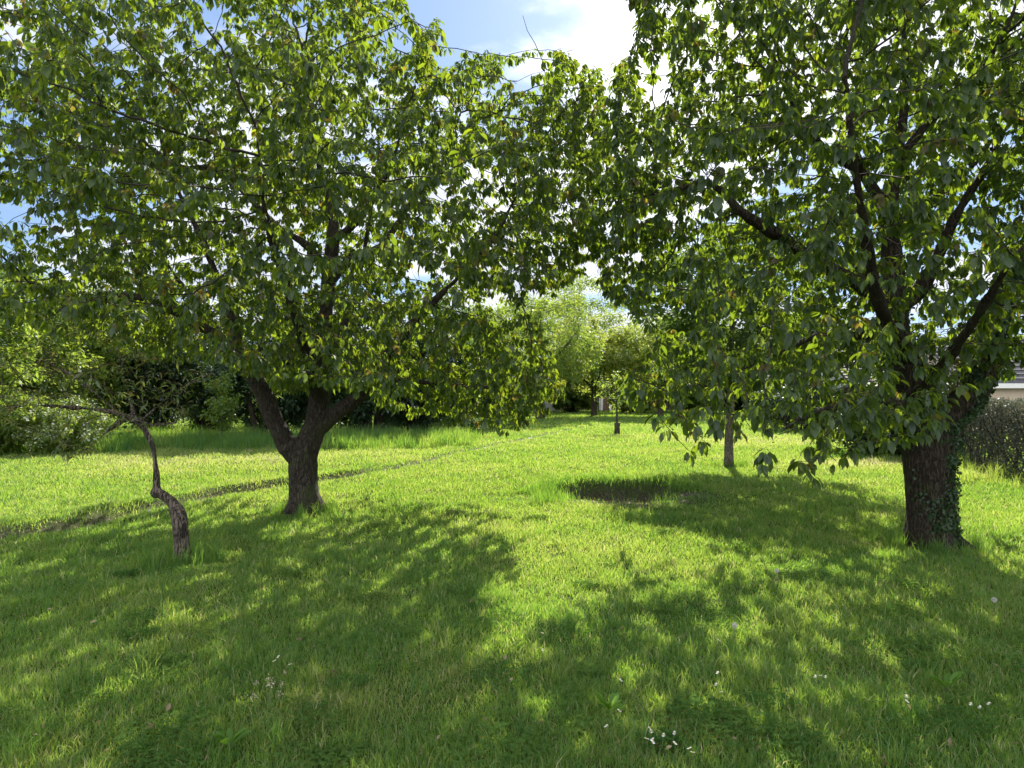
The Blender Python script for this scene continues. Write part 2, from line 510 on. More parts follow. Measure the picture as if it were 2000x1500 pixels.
def build_grass():
    # density falls with distance while the blades drawn get wider
    Ds = np.linspace(1.7, 90, 2000)
    half = 0.80 * Ds + 1.2
    rho = 12500 / (1 + (Ds / 3.7) ** 2.1)
    pdf = half * rho
    cdf = np.cumsum(pdf); cdf /= cdf[-1]
    n = 1700000
    D = np.interp(RNG.random(n), cdf, Ds)
    x = RNG.uniform(-1, 1, n) * (0.80 * D + 1.2)
    # behind the first sample ring keep rows from showing
    y = D + RNG.normal(0, 0.02, n)
    clump = 0.5 + 0.5 * wob(x, y, 7.0, 1.3)
    clump2 = 0.5 + 0.5 * wob(x, y, 2.1, 5.3)
    keep = RNG.random(n) < (0.55 + 0.45 * clump)
    keep &= RNG.random(n) > np.clip(1.6 - track_d(x, y) / 0.17, 0, 0.96) * np.clip(0.36 + 0.9 * wob(x, y, 1.3, 3) + .5 * (x < -3.4), 0, 1)
    r = pit_r(x, y)
    keep &= ~((r < 0.80) & (RNG.random(n) > 0.16))
    keep &= ~((r < 0.95) & (r > .79) & (RNG.random(n) > 0.4))
    keep &= ~((r < 1.12) & (y < PIT_C[1]) & (RNG.random(n) > 0.35))
    x, y, D, r, clump, clump2 = (a[keep] for a in (x, y, D, r, clump, clump2))
    n = len(x)
    h = (0.020 + 0.026 * clump2 + 0.024 * clump) * RNG.lognormal(0, 0.28, n) * (1 + np.clip((D - 5) / 40, 0, 1))
    w = 0.0024 * (1 + (D / 3.6) ** 1.12) * RNG.uniform(0.7, 1.3, n)
    w = np.minimum(w, 0.10)
    h = np.maximum(h, w * 1.2)
    dry = 0.5 + 0.5 * wob(x, y, 0.8, 7.7)
    dry2 = 0.5 + 0.5 * wob(x, y, 3.3, 2.2)
    dry3 = 0.5 + 0.5 * wob(x, y, 1.7, 9.1)
    tint = 0.08 + 0.30 * dry + 0.20 * dry2 + 0.18 * dry3 + RNG.normal(0, 0.16, n)
    # pale dry patches
    for (px, py, rr, am) in ((440, 895, 3.2, .35), (640, 1390, .4, .14), (760, 1370, .45, .14), (950, 1310, .45, .25), (1450, 860, 3.5, .3),
                             (1660, 905, 1.6, .35), (1210, 985, .4, .5), (1700, 1060, .35, .35), (1780, 1010, .4, .25), (1250, 1480, .35, .2), (1930, 925, 1, .3)):
        c = gp(px, py)
        g = np.exp(-(((x - c[0]) / (rr * 1.3)) ** 2 + ((y - c[1]) / rr) ** 2))
        tint += am * g * RNG.uniform(0.2, 1.6, n)
    tint = np.where(RNG.random(n) < 0.07, RNG.uniform(0.82, 1.0, n), tint)
    h = h * (0.75 + 0.55 * (0.5 + 0.5 * wob(x, y, 4.3, 6.1)))
    # longer, bluer grass round the hollow
    rim = np.exp(-((r - 1.12) / 0.22) ** 2)
    back = np.clip((y - PIT_C[1]) * 2 + .5, 0, 1)
    h = h * (1 + 0.9 * rim * back) * (1 - .45 * (r < 1.5) * (1 - back)); tint = tint - 0.2 * rim * back
    tint = np.clip(tint, 0, 1)
    parts = [blades(x, y, h, w, tint, lean=0.75)]
    join_blades('grass', parts)

    # tall unmown grass: before the hedges, round trunks, round the hollow
    X, Y, H, Wd, T = [], [], [], [], []

    def tuft(cx, cy, n, rad, hh, ww, t0):
        a = RNG.uniform(0, 2 * np.pi, n); q = rad * np.sqrt(RNG.random(n))
        X.append(cx + q * np.cos(a)); Y.append(cy + q * np.sin(a))
        H.append(hh * RNG.uniform(0.5, 1.15, n)); Wd.append(np.full(n, ww) * RNG.uniform(0.7, 1.2, n))
        T.append(np.clip(t0 + RNG.normal(0, 0.14, n), 0, 1))
    for k in range(620):
        px = RNG.uniform(-60, 930)
        py = 857 + 22 * RNG.random() ** 2 - max(0, px - 650) * 0.02 + (8 if px < 260 else 0)
        cx, cy = gp(px, py)
        tuft(cx, cy, 60, 0.28, RNG.uniform(0.25, 0.6), 0.013, RNG.choice([0.15, 0.3, 0.5]))
    for k in range(160):
        px = RNG.uniform(1180, 2050)
        if 1380 < px < 1600 and RNG.random() < .5: continue
        py = 872 + (px - 1500) * 0.05 + RNG.uniform(-8, 16) if px > 1550 else 818 + RNG.uniform(-4, 6)
        cx, cy = gp(px, py)
        tuft(cx, cy, 60, 0.25, RNG.uniform(0.15, 0.4), 0.013, RNG.choice([0.2, 0.4]))
    for k in range(130):
        a = RNG.uniform(0, 2 * np.pi); q = RNG.uniform(0.95, 1.3)
        cx, cy = PIT_C[0] + 1.15 * q * math.cos(a), PIT_C[1] + 1.15 * q * math.sin(a)
        if RNG.random() < .3: continue
        if math.pi * 1.06 < a < math.pi * 1.94 and RNG.random() < .6: continue
        tuft(cx, cy, 26, 0.2, RNG.uniform(0.06, 0.22), 0.006, 0.2)
    for k in range(26):   # the big tuft left of the hollow
        cx, cy = gp(RNG.uniform(1040, 1110), RNG.uniform(958, 985))
        tuft(cx, cy, 40, 0.20, RNG.uniform(0.10, 0.32), 0.006, 0.2)
    for (bx, by, br) in ((-2.83, 9.0, .24), (4.42, 6.95, .3), (-3.15, 6.3, .16), (4.9, 14.9, .2)):
        for k in range(46):
            a = RNG.uniform(0, 2 * np.pi); q = br + abs(RNG.normal(0, 0.12))
            tuft(bx + q * math.cos(a), by + q * math.sin(a), 26, 0.05, RNG.uniform(0.08, 0.24), 0.006, 0.3)
    for k in range(110):
        cx, cy = gp(RNG.uniform(-100, 2100), 850 + 650 * RNG.random() ** 1.3)
        if cy > 12: continue
        tuft(cx, cy, 22, 0.05, RNG.uniform(0.1, 0.19), 0.0045, RNG.choice([0.2, 0.5, 0.7]))
    for k in range(30):
        cx, cy = gp(RNG.uniform(1880, 2050), RNG.uniform(900, 960))
        tuft(cx, cy, 40, 0.15, RNG.uniform(0.2, 0.45), 0.008, 0.6)
    X, Y, H, Wd, T = (np.concatenate(a) for a in (X, Y, H, Wd, T))
    V, q, t, a = blades(X, Y, H, Wd, T, lean=0.55)
    join_blades('tall_grass', [(V, q, t, a)])


build_grass()

# ------------------------------------------------------------------ trees
LEAF_T = np.array([(0, 0, 0), (.30, .34, .05), (.30, -.34, .05), (.34, 0, -.02), (.68, .34, -.02), (.68, -.34, -.02), (.70, 0, -.09), (1.0, 0, -.24)])
LEAF_Q = [(3, 1, 4, 6), (2, 3, 6, 5)]
LEAF_3 = [(0, 1, 3), (0, 3, 2), (6, 4, 7), (5, 6, 7)]
LEAF_T[:, 1] *= 1.45


def unit(v):
    return v / (np.linalg.norm(v, axis=1, keepdims=True) + 1e-9)


def leaf_mesh(name, P, Dr, Nr, Ln, Wd, attrs, simple=False):
    n = len(P)
    Dr = unit(Dr)
    Sd = unit(np.cross(Nr, Dr)); Nr = np.cross(Dr, Sd)
    if simple:
        T = np.array([(0, 0, 0), (.5, .5, 0.03), (1, 0, -.15), (.5, -.5, 0.03)]); Q = [(0, 1, 2, 3)]; T3 = []
    else:
        T, Q, T3 = LEAF_T, LEAF_Q, LEAF_3
    V = (P[:, None, :] + Dr[:, None, :] * (T[None, :, 0:1] * Ln[:, None, None])
         + Sd[:, None, :] * (T[None, :, 1:2] * Wd[:, None, None])
         + Nr[:, None, :] * (T[None, :, 2:3] * Ln[:, None, None]))
    k = len(T)
    b = (np.arange(n) * k)[:, None, None]
    fl = [(b + np.array(Q)[None]).reshape(-1, 4)]
    if len(T3): fl.append((b + np.array(T3)[None]).reshape(-1, 3))
    return np_mesh(name, V.reshape(-1, 3), fl, {a: np.repeat(v, k) for a, v in attrs.items()})


def tube(chain_p, chain_r, sides, cap=True, wobf=0.0):
    """one tapering tube along points"""
    P = np.array(chain_p, float); n = len(P)
    T = np.gradient(P, axis=0); T = unit(T)
    a = np.array([0., 0, 1]) if abs(T[0][2]) < 0.9 else np.array([1., 0, 0])
    u = np.cross(T[0], a); u /= np.linalg.norm(u)
    V = np.empty((n, sides, 3))
    ang = np.arange(sides) * 2 * np.pi / sides
    for i in range(n):
        u = u - T[i] * (u @ T[i]); u /= np.linalg.norm(u) + 1e-9
        v = np.cross(T[i], u)
        rr = chain_r[i]
        if wobf: rr = rr * (1 + wobf * np.sin(ang * 3 + i * 0.7) + wobf * 0.7 * np.sin(ang * 5 - i * 1.1))
        V[i] = P[i] + (np.cos(ang) * rr)[:, None] * u + (np.sin(ang) * rr)[:, None] * v
    i = np.arange(n - 1)[:, None] * sides
    j = np.arange(sides)[None]
    q = np.stack([i + j, i + (j + 1) % sides, i + sides + (j + 1) % sides, i + sides + j], -1).reshape(-1, 4)
    return V.reshape(-1, 3), q


def join_tubes(name, tubes):
    off = 0; Vs, Q = [], []
    for V, q in tubes:
        Vs.append(V); Q.append(q + off); off += len(V)
    return np_mesh(name, np.concatenate(Vs), [np.concatenate(Q)])


def resample(pts, step):
    """pts: list of (Vector, r) -> smooth dense polyline (Catmull-Rom)"""
    out = []
    P = [np.array([*p, r]) for p, r in pts]
    P = [2 * P[0] - P[1]] + P + [2 * P[-1] - P[-2]]
    for i in range(1, len(P) - 2):
        a, b, c, d = P[i - 1:i + 3]
        n = max(1, int(np.linalg.norm((c - b)[:3]) / step + .5))
        for k in range(n):
            t = k / n
            q = 0.5 * ((2 * b) + (-a + c) * t + (2 * a - 5 * b + 4 * c - d) * t * t + (-a + 3 * b - 3 * c + d) * t ** 3)
            q[3] = max(q[3], 0.002)
            out.append(q)
    out.append(P[-2])
    return out


class Tree:
    def __init__(s):
        s.P, s.par, s.R, s.hand = [], [], [], []
        s.limbs = []

    def limb(s, pts, step=0.13, wood=True):
        """hand-drawn limb; its first point hooks on to the nearest node already there"""
        q = resample(pts, step)
        parent = -1
        if s.P:
            A = np.array(s.P); d = np.linalg.norm(A - q[0][:3], axis=1); parent = int(d.argmin())
        for v in q:
            s.P.append(v[:3]); s.par.append(parent); s.R.append(v[3]); s.hand.append(True)
            parent = len(s.P) - 1
        s.limbs.append((q, wood))

    def grow(s, att, step=0.115, infl=1.2, kill=0.13, its=110, up=0.05, jit=0.14, nmax=42000, minseed=0):
        P = np.zeros((nmax + 2000, 3)); n = len(s.P); P[:n] = s.P
        cand0 = minseed
        A = att.copy()
        bd = np.full(len(A), 1e9); bi = np.zeros(len(A), int)

        def upd(lo, hi):
            if hi <= lo or not len(A): return
            for c in range(lo, hi, 800):
                e = min(hi, c + 800)
                d = np.linalg.norm(A[:, None, :] - P[None, c:e, :], axis=2)
                j = d.argmin(1); dm = d[np.arange(len(A)), j]
                b = dm < bd
                bd[b] = dm[b]; bi[b] = j[b] + c
        stall = np.zeros(len(A), int)
        upd(cand0, n)
        for it in range(its):
            alive = (bd > kill) & (stall < 2)
            A, bd, bi, stall = A[alive], bd[alive], bi[alive], stall[alive]
            old = bd.copy()
            if not len(A): break
            act = bd < (infl if it > 6 else 99)
            if not act.any(): break
            dirs = unit(A[act] - P[bi[act]])
            idx = bi[act]
            acc = np.zeros((n, 3)); np.add.at(acc, idx, dirs)
            gr = np.unique(idx)
            g = unit(acc[gr]) + RNG.normal(0, jit, (len(gr), 3)); g[:, 2] += up
            new = P[gr] + unit(g) * step
            if n + len(new) > nmax: break
            P[n:n + len(new)] = new
            s.par.extend(gr.tolist()); s.R.extend([0.0] * len(new)); s.hand.extend([False] * len(new))
            o = n; n += len(new)
            upd(o, n)
            stall = np.where(act & (bd > old - 1e-3), stall + 1, 0)
        s.P = [p for p in P[:n]]

    def roots(s, base, r, n, reach):
        a0 = random.random() * 6
        for k in range(n):
            a = a0 + 2 * math.pi * k / n + random.uniform(-.35, .35)
            c, q = math.cos(a), math.sin(a); m = reach * random.uniform(.75, 1.2)
            s.limbs.append((resample([(base + Vector((c * r * .35, q * r * .35, r * 1.5)), r * .42), (base + Vector((c * r * .85, q * r * .85, r * .55)), r * .36),
                                      (base + Vector((c * m * .8, q * m * .8, .03)), r * .26), (base + Vector((c * m * 1.15, q * m * 1.15, -.05)), r * .16)], .05), True))

    def radii(s, tip=0.0035, e=2.2):
        n = len(s.P)
        acc = np.zeros(n); kids = np.zeros(n, int)
        for i in range(n - 1, -1, -1):
            r = tip if kids[i] == 0 else acc[i] ** (1 / e)
            if not s.hand[i]: s.R[i] = r
            if s.par[i] >= 0:
                acc[s.par[i]] += (min(s.R[i], r) if s.hand[i] else r) ** e; kids[s.par[i]] += 1
        for i in range(n):       # a branch never thicker than what it grows from
            p = s.par[i]
            if p >= 0 and not s.hand[i]: s.R[i] = min(s.R[i], s.R[p] * 0.85 if s.hand[p] else s.R[p])
        s.kids = kids

    def branch_tubes(s):
        n = len(s.P); ch = [[] for _ in range(n)]
        for i in range(n):
            if s.par[i] >= 0 and not s.hand[i]: ch[s.par[i]].append(i)
        tubes = []
        starts = []
        for i in range(n):
            if not ch[i]: continue
            c = sorted(ch[i], key=lambda k: -s.R[k])
            starts += [(i, k) for k in (c if s.hand[i] else c[1:])]
        for p, k in starts:
            pts = [s.P[p], s.P[k]]; rs = [s.R[k], s.R[k]]
            while True:
                c = ch[k]
                if not c: break
                k = max(c, key=lambda q: s.R[q]); pts.append(s.P[k]); rs.append(s.R[k])
            rs[-1] = rs[-1] * 0.4
            mr = max(rs)
            tubes.append(tube(pts, rs, 8 if mr > 0.03 else (5 if mr > 0.012 else 3)))
        return tubes

    def trunk_mesh(s, name, voxel=0.02, sides=20, disp=0.012, minr=0.0):
        """trunk and main limbs fused into one skin, roughened as bark is"""
        tubes = []
        for q, wood in s.limbs:
            if not wood: continue
            V, f = tube([v[:3] for v in q], [max(v[3], minr) for v in q], sides, wobf=0.035)
            # close both ends
            tubes.append((V, f))
        bm = bmesh.new()
        for V, f in tubes:
            vs = [bm.verts.new(v) for v in V]
            for a in f: bm.faces.new([vs[i] for i in a])
            k = sides
            bm.faces.new(list(reversed(vs[:k]))); bm.faces.new(vs[-k:])
        me = bpy.data.meshes.new('tmp'); bm.to_mesh(me); bm.free()
        o = bpy.data.objects.new('tmp', me); S.collection.objects.link(o)
        md = o.modifiers.new('r', 'REMESH'); md.mode = 'VOXEL'; md.voxel_size = voxel
        sm = o.modifiers.new('s', 'SMOOTH'); sm.factor = 0.6; sm.iterations = 4
        dg = bpy.context.evaluated_depsgraph_get()
        m2 = bpy.data.meshes.new_from_object(o.evaluated_get(dg))
        bpy.data.objects.remove(o); bpy.data.meshes.remove(me)
        m2.name = name
        co = np.empty(len(m2.vertices) * 3, np.float32); m2.vertices.foreach_get('co', co); co = co.reshape(-1, 3)
        nr = np.empty(len(m2.vertices) * 3, np.float32); m2.vertices.foreach_get('normal', nr); nr = nr.reshape(-1, 3)
        d = np.array([mnoise.fractal(Vector((p[0] * 9, p[1] * 9, p[2] * 2.6)), 1.0, 2.0, 4) for p in co])
        d2 = np.array([mnoise.noise(Vector((p[0] * 3, p[1] * 3, p[2] * 2))) for p in co])
        co = co + nr * (disp * d + disp * 1.3 * d2)[:, None]
        m2.vertices.foreach_set('co', co.astype(np.float32).ravel()); m2.update()
        return m2


def crown_leaves(s, name, mat, parent, per=6, length=0.095, width=0.42, droop=0.8, rmax=0.014, simple=False, young=0.12,
                 skip=0.0, dens=None, spread=0.05, tint0=0.45, tintv=0.2, label=None, ros=0):
    P = np.array(s.P); Rr = np.array(s.R); hand = np.array(s.hand); par = np.array(s.par)
    ok = (Rr < rmax) & ((~hand) | (Rr < rmax * 0.8)) & (RNG.random(len(P)) > skip)
    idx = np.nonzero(ok)[0]
    tipn = np.array(s.kids)[idx] == 0
    cnt = RNG.poisson(per, len(idx)) + tipn * int(per * 0.6)
    if ros:
        cnt = np.where((RNG.random(len(idx)) < ros) | tipn, RNG.poisson(per / ros, len(idx)), RNG.poisson(.4, len(idx)))
    rep = np.repeat(np.arange(len(idx)), cnt)
    base = P[idx][rep]
    pp = P[np.maximum(par[idx], 0)][rep]
    t = RNG.random(len(rep))[:, None]
    bdir = unit(base - pp)
    base = base + (pp - base) * t * (1 - tipn[rep][:, None] * 0.6) * (.12 if ros else 1)
    n = len(base)
    off = unit(RNG.normal(0, 1, (n, 3)))
    base = base + off * RNG.uniform(0.2, 1, (n, 1)) * spread
    az = RNG.uniform(0, 2 * np.pi, n)
    dirn = np.stack([np.cos(az), np.sin(az), np.zeros(n)], 1) * RNG.uniform(0.25, 1.0, (n, 1)) + bdir * 0.25 + off * 0.25
    dirn[:, 2] -= droop * RNG.uniform(0.45, 1.7, n)
    dirn = unit(dirn)
    if ros: base = base + dirn * RNG.uniform(.012, .035, (n, 1))
    nr = np.stack([np.cos(az) * 0.5, np.sin(az) * 0.5, np.ones(n)], 1) + RNG.normal(0, 0.35, (n, 3))
    Ln = length * RNG.lognormal(-0.03, 0.24, n)
    Wd = Ln * width * RNG.uniform(0.8, 1.2, n)
    tn = RNG.normal(0, 0.5, len(idx))[rep]
    tint = np.clip(tint0 + tintv * tn + RNG.normal(0, tintv * 0.7, n), 0, 1)
    yg = ((RNG.random(len(idx)) < young * 2.2)[rep] & (RNG.random(n) < 0.45) & tipn[rep]) * RNG.uniform(0.3, 1.0, n)
    Ln = np.where(yg > 0, Ln * 0.75, Ln)
    me = leaf_mesh(name, base, dirn, nr, Ln, Wd, {'tint': tint, 'young': yg}, simple)
    o = link_mesh(name, me, mat, parent, smooth=not simple)
    print(name, parent.name, 'nodes', len(P), 'leaves', n)
    if label: o['label'] = label
    return o


def sample_crown(n, c, r, poly=None, holes=(), thin=(), shell=0.5, nscale=0.9, nthr=-0.12, zmin=1.0, seed=0.0, pad_out=True):
    """points in a lobed ellipsoid, kept where the tree's outline allows"""
    out = []; tot = 0
    while tot < n:
        q = RNG.uniform(-1, 1, (6000, 3))
        d = np.linalg.norm(q, axis=1)
        q = q[(d < 1)]; d = d[d < 1]
        q = q[RNG.random(len(q)) < (1 - shell) + shell * d ** 1.5]
        p = q * np.array(r) + np.array(c)
        p = p[p[:, 2] > zmin]
        if poly is not None:
            x, y, dep = to_px(p)
            p = p[(dep < 0.6) | in_poly(x, y, poly)]
            for (hx, hy, hr) in holes:
                x, y, dep = to_px(p)
                p = p[np.hypot(x - hx, y - hy) > hr]
            for (tp, kp) in thin:
                x, y, dep = to_px(p)
                p = p[~(in_poly(x, y, tp) & (RNG.random(len(p)) > kp))]
        if nthr > -1:
            v = np.array([mnoise.noise(Vector((a[0] * nscale + seed, a[1] * nscale, a[2] * nscale * 2.1))) for a in p])
            p = p[v > nthr + RNG.normal(0, 0.08, len(p))]
        out.append(p); tot += len(p)
    return np.concatenate(out)[:n]


def L3(pts, z0=None):
    return [(PX(a, b, d), r) for a, b, d, r in pts]


# --- large cherry, left ------------------------------------------------------
def left_cherry():
    root_p = PX(595, 1001, 9.05); root_p.z = gh(root_p.x, root_p.y)
    root = thing('cherry_tree', 'leafy cherry tree with low forked trunk, left of the lawn hollow, middle of the picture', 'tree', root_p)
    t = Tree()
    t.limb(L3([(594, 1013, 9.05, .29), (594, 1000, 9.05, .245), (594, 978, 9.05, .205), (593, 940, 9.05, .19), (592, 912, 9.05, .195), (592, 890, 9.05, .185), (600, 868, 9.05, .17),
               (614, 835, 9.08, .155), (621, 800, 9.1, .14), (628, 740, 9.1, .125), (633, 660, 9.1, .11), (641, 560, 9.1, .095),
               (648, 480, 9.1, .085), (650, 415, 9.1, .07), (625, 330, 9.2, .052), (604, 220, 9.2, .036), (590, 90, 9.2, .02)]))
    t.limb(L3([(588, 900, 9.05, .15), (563, 872, 9.0, .135), (537, 822, 8.95, .118), (512, 765, 8.9, .115), (482, 716, 8.8, .105),
               (440, 668, 8.7, .085), (360, 620, 8.5, .06), (270, 580, 8.4, .045), (150, 584, 8.3, .03), (50, 562, 8.2, .018)]))
    t.limb(L3([(490, 728, 8.85, .07), (470, 690, 8.7, .065), (452, 620, 8.6, .055), (400, 480, 8.4, .04), (330, 330, 8.3, .025), (300, 190, 8.3, .015)]))
    t.limb(L3([(612, 845, 9.1, .12), (640, 822, 9.1, .10), (668, 798, 9.1, .095), (706, 768, 9.1, .09), (748, 705, 9.1, .078), (790, 650, 9.1, .066), (838, 598, 9.1, .052),
               (885, 552, 9.0, .04), (960, 470, 9.0, .028), (1010, 380, 9.0, .016)]))
    t.limb(L3([(705, 768, 9.1, .05), (735, 742, 9.0, .042), (800, 744, 8.9, .036), (870, 750, 8.8, .03), (950, 756, 8.7, .024), (1010, 752, 8.6, .017), (1060, 735, 8.6, .01)]))
    t.limb(L3([(643, 540, 9.1, .07), (600, 480, 9.0, .055), (540, 440, 8.9, .045), (430, 335, 8.8, .036), (345, 322, 8.7, .03), (240, 240, 8.7, .022), (150, 140, 8.6, .015), (70, 50, 8.6, .009)]))
    t.limb(L3([(642, 555, 9.1, .07), (690, 500, 9.3, .055), (745, 480, 9.4, .048), (800, 400, 9.5, .038), (860, 320, 9.6, .028), (900, 220, 9.6, .016)]))
    t.limb(L3([(648, 470, 9.1, .06), (700, 430, 8.9, .05), (760, 330, 8.7, .036), (800, 200, 8.5, .022), (840, 90, 8.4, .012)]))
    t.limb(L3([(625, 790, 9.1, .09), (600, 690, 8.5, .075), (560, 560, 7.8, .055), (520, 430, 7.2, .036), (500, 250, 6.9, .018)]))
    t.limb(L3([(622, 800, 9.1, .09), (650, 700, 9.8, .075), (690, 580, 10.5, .055), (720, 440, 11.0, .035), (740, 300, 11.2, .018)]))
    t.limb(L3([(560, 868, 9.0, .075), (520, 770, 9.6, .065), (430, 650, 10.4, .045), (330, 520, 11.0, .028), (260, 380, 11.2, .014)]))
    poly = [(-700, -900), (-700, 560), (-200, 600), (0, 615), (130, 655), (260, 690), (400, 700), (500, 735), (620, 765), (700, 745), (750, 800),
            (830, 832), (930, 838), (990, 868), (1010, 868), (1040, 830), (1110, 770), (1085, 700), (1060, 650), (1035, 600), (1090, 570), (1165, 505),
            (1160, 430), (1195, 330), (1185, 230), (1190, 150), (1085, 75), (1070, 135), (1030, 180), (985, 160), (965, 90), (935, 100), (880, 130),
            (838, 125), (868, 40), (830, 30), (790, 105), (730, 70), (800, 5), (780, -60), (690, -60), (600, -190), (420, -200), (300, -160), (200, -100), (0, -60)]
    holes = [(405, 50, 42), (255, 125, 34), (20, 60, 26), (500, 285, 26), (205, 40, 30), (10, 215, 34), (560, 425, 20), (170, 575, 22), (620, 20, 20)]
    a = sample_crown(10500, (-2.75, 9.2, 4.3), (5.1, 4.1, 4.2), poly, holes, shell=0.55, nthr=-0.02, zmin=1.25)
    lobes = [sample_crown(k, tuple(PX(*c)), r, poly, (), (), shell=.15, nthr=-.3, zmin=1.0) for k, c, r in (
        (150, (900, 150, 9.2), (1.0, 1.2, .6)), (400, (1120, 350, 9.3), (1.0, 1.8, 1.7)), (200, (1150, 240, 10.5), (.8, 1.3, .8)), (330, (960, 730, 8.9), (1.1, 1.0, .8)), (260, (200, 625, 8.7), (1.7, 1.2, .45)), (160, (560, 715, 8.7), (.8, 1.0, .35)),
        (120, (1110, 520, 9.0), (.5, .9, .5)), (800, (230, 330, 9.3), (2.0, 2.2, 1.5)), (450, (500, 250, 9.5), (1.6, 2.0, 1.3)))]
    t.grow(np.concatenate([a] + lobes))
    t.radii(tip=.003, e=2.35)
    t.roots(root_p, .21, 6, .40)
    me = t.trunk_mesh('trunk', voxel=0.02)
    link_mesh('trunk', me, M_BARK, root, smooth=True)
    link_mesh('branches', join_tubes('branches', t.branch_tubes()), M_TWIG, root, smooth=True)
    crown_leaves(t, 'crown', M_CHERRY, root, per=6.6, ros=.6, length=0.083, width=.40, spread=.03, young=.14)
    # one bare whip standing above the crown
    w = [PX(1085, 300, 9.0), PX(1078, 230, 9.0), PX(1070, 170, 9.0), PX(1060, 120, 9.0), PX(1045, 85, 9.0), PX(1030, 60, 9.0), PX(1021, 30, 9.0)]
    V, f = tube([np.array(p) for p in w], [.01, .008, .007, .006, .005, .004, .003], 4)
    link_mesh('bare_twig', np_mesh('bare_twig', V, [f]), M_TWIG, root)


def ivy_on(t, root, name, limbs, n, thick, rng_side=None, zmax=9):
    P, Dr, Nr = [], [], []
    for (q, lo, hi, m, side) in limbs:
        q = np.array(q)
        k = RNG.uniform(lo, hi, m) * (len(q) - 1)
        i = np.minimum(k.astype(int), len(q) - 2); f = (k - i)[:, None]
        c = q[i] * (1 - f) + q[i + 1] * f
        tdir = unit(q[i + 1][:, :3] - q[i][:, :3])
        if side is None: a = RNG.uniform(0, 2 * np.pi, m)
        else: a = RNG.normal(side[0], side[1], m)
        rad = np.stack([np.cos(a), np.sin(a), np.zeros(m)], 1)
        rad = unit(rad - tdir * (rad * tdir).sum(1, keepdims=True))
        lump = np.array([mnoise.noise(Vector((p[0] * 4, a_ * 1.2, p[2] * 3))) for p, a_ in zip(c, a)])
        keep = lump > -0.12
        c, rad, lump = c[keep], rad[keep], lump[keep]
        m2 = len(c)
        P.append(c[:, :3] + rad * (c[:, 3:4] + RNG.uniform(0.0, 1, (m2, 1)) * thick * (0.4 + lump[:, None] * 1.5).clip(0.1, 1.4)))
        Nr.append(rad + RNG.normal(0, 0.35, (m2, 3)))
        d = RNG.normal(0, 0.6, (m2, 3)); d[:, 2] -= 0.8; Dr.append(d + rad * 0.3)
    P, Dr, Nr = (np.concatenate(a) for a in (P, Dr, Nr))
    n = len(P)
    Ln = RNG.uniform(0.016, 0.044, n)
    me = leaf_mesh(name, P, Dr, Nr, Ln, Ln * 0.75, {'tint': RNG.random(n), 'young': np.zeros(n)})
    return link_mesh(name, me, M_IVY, root)


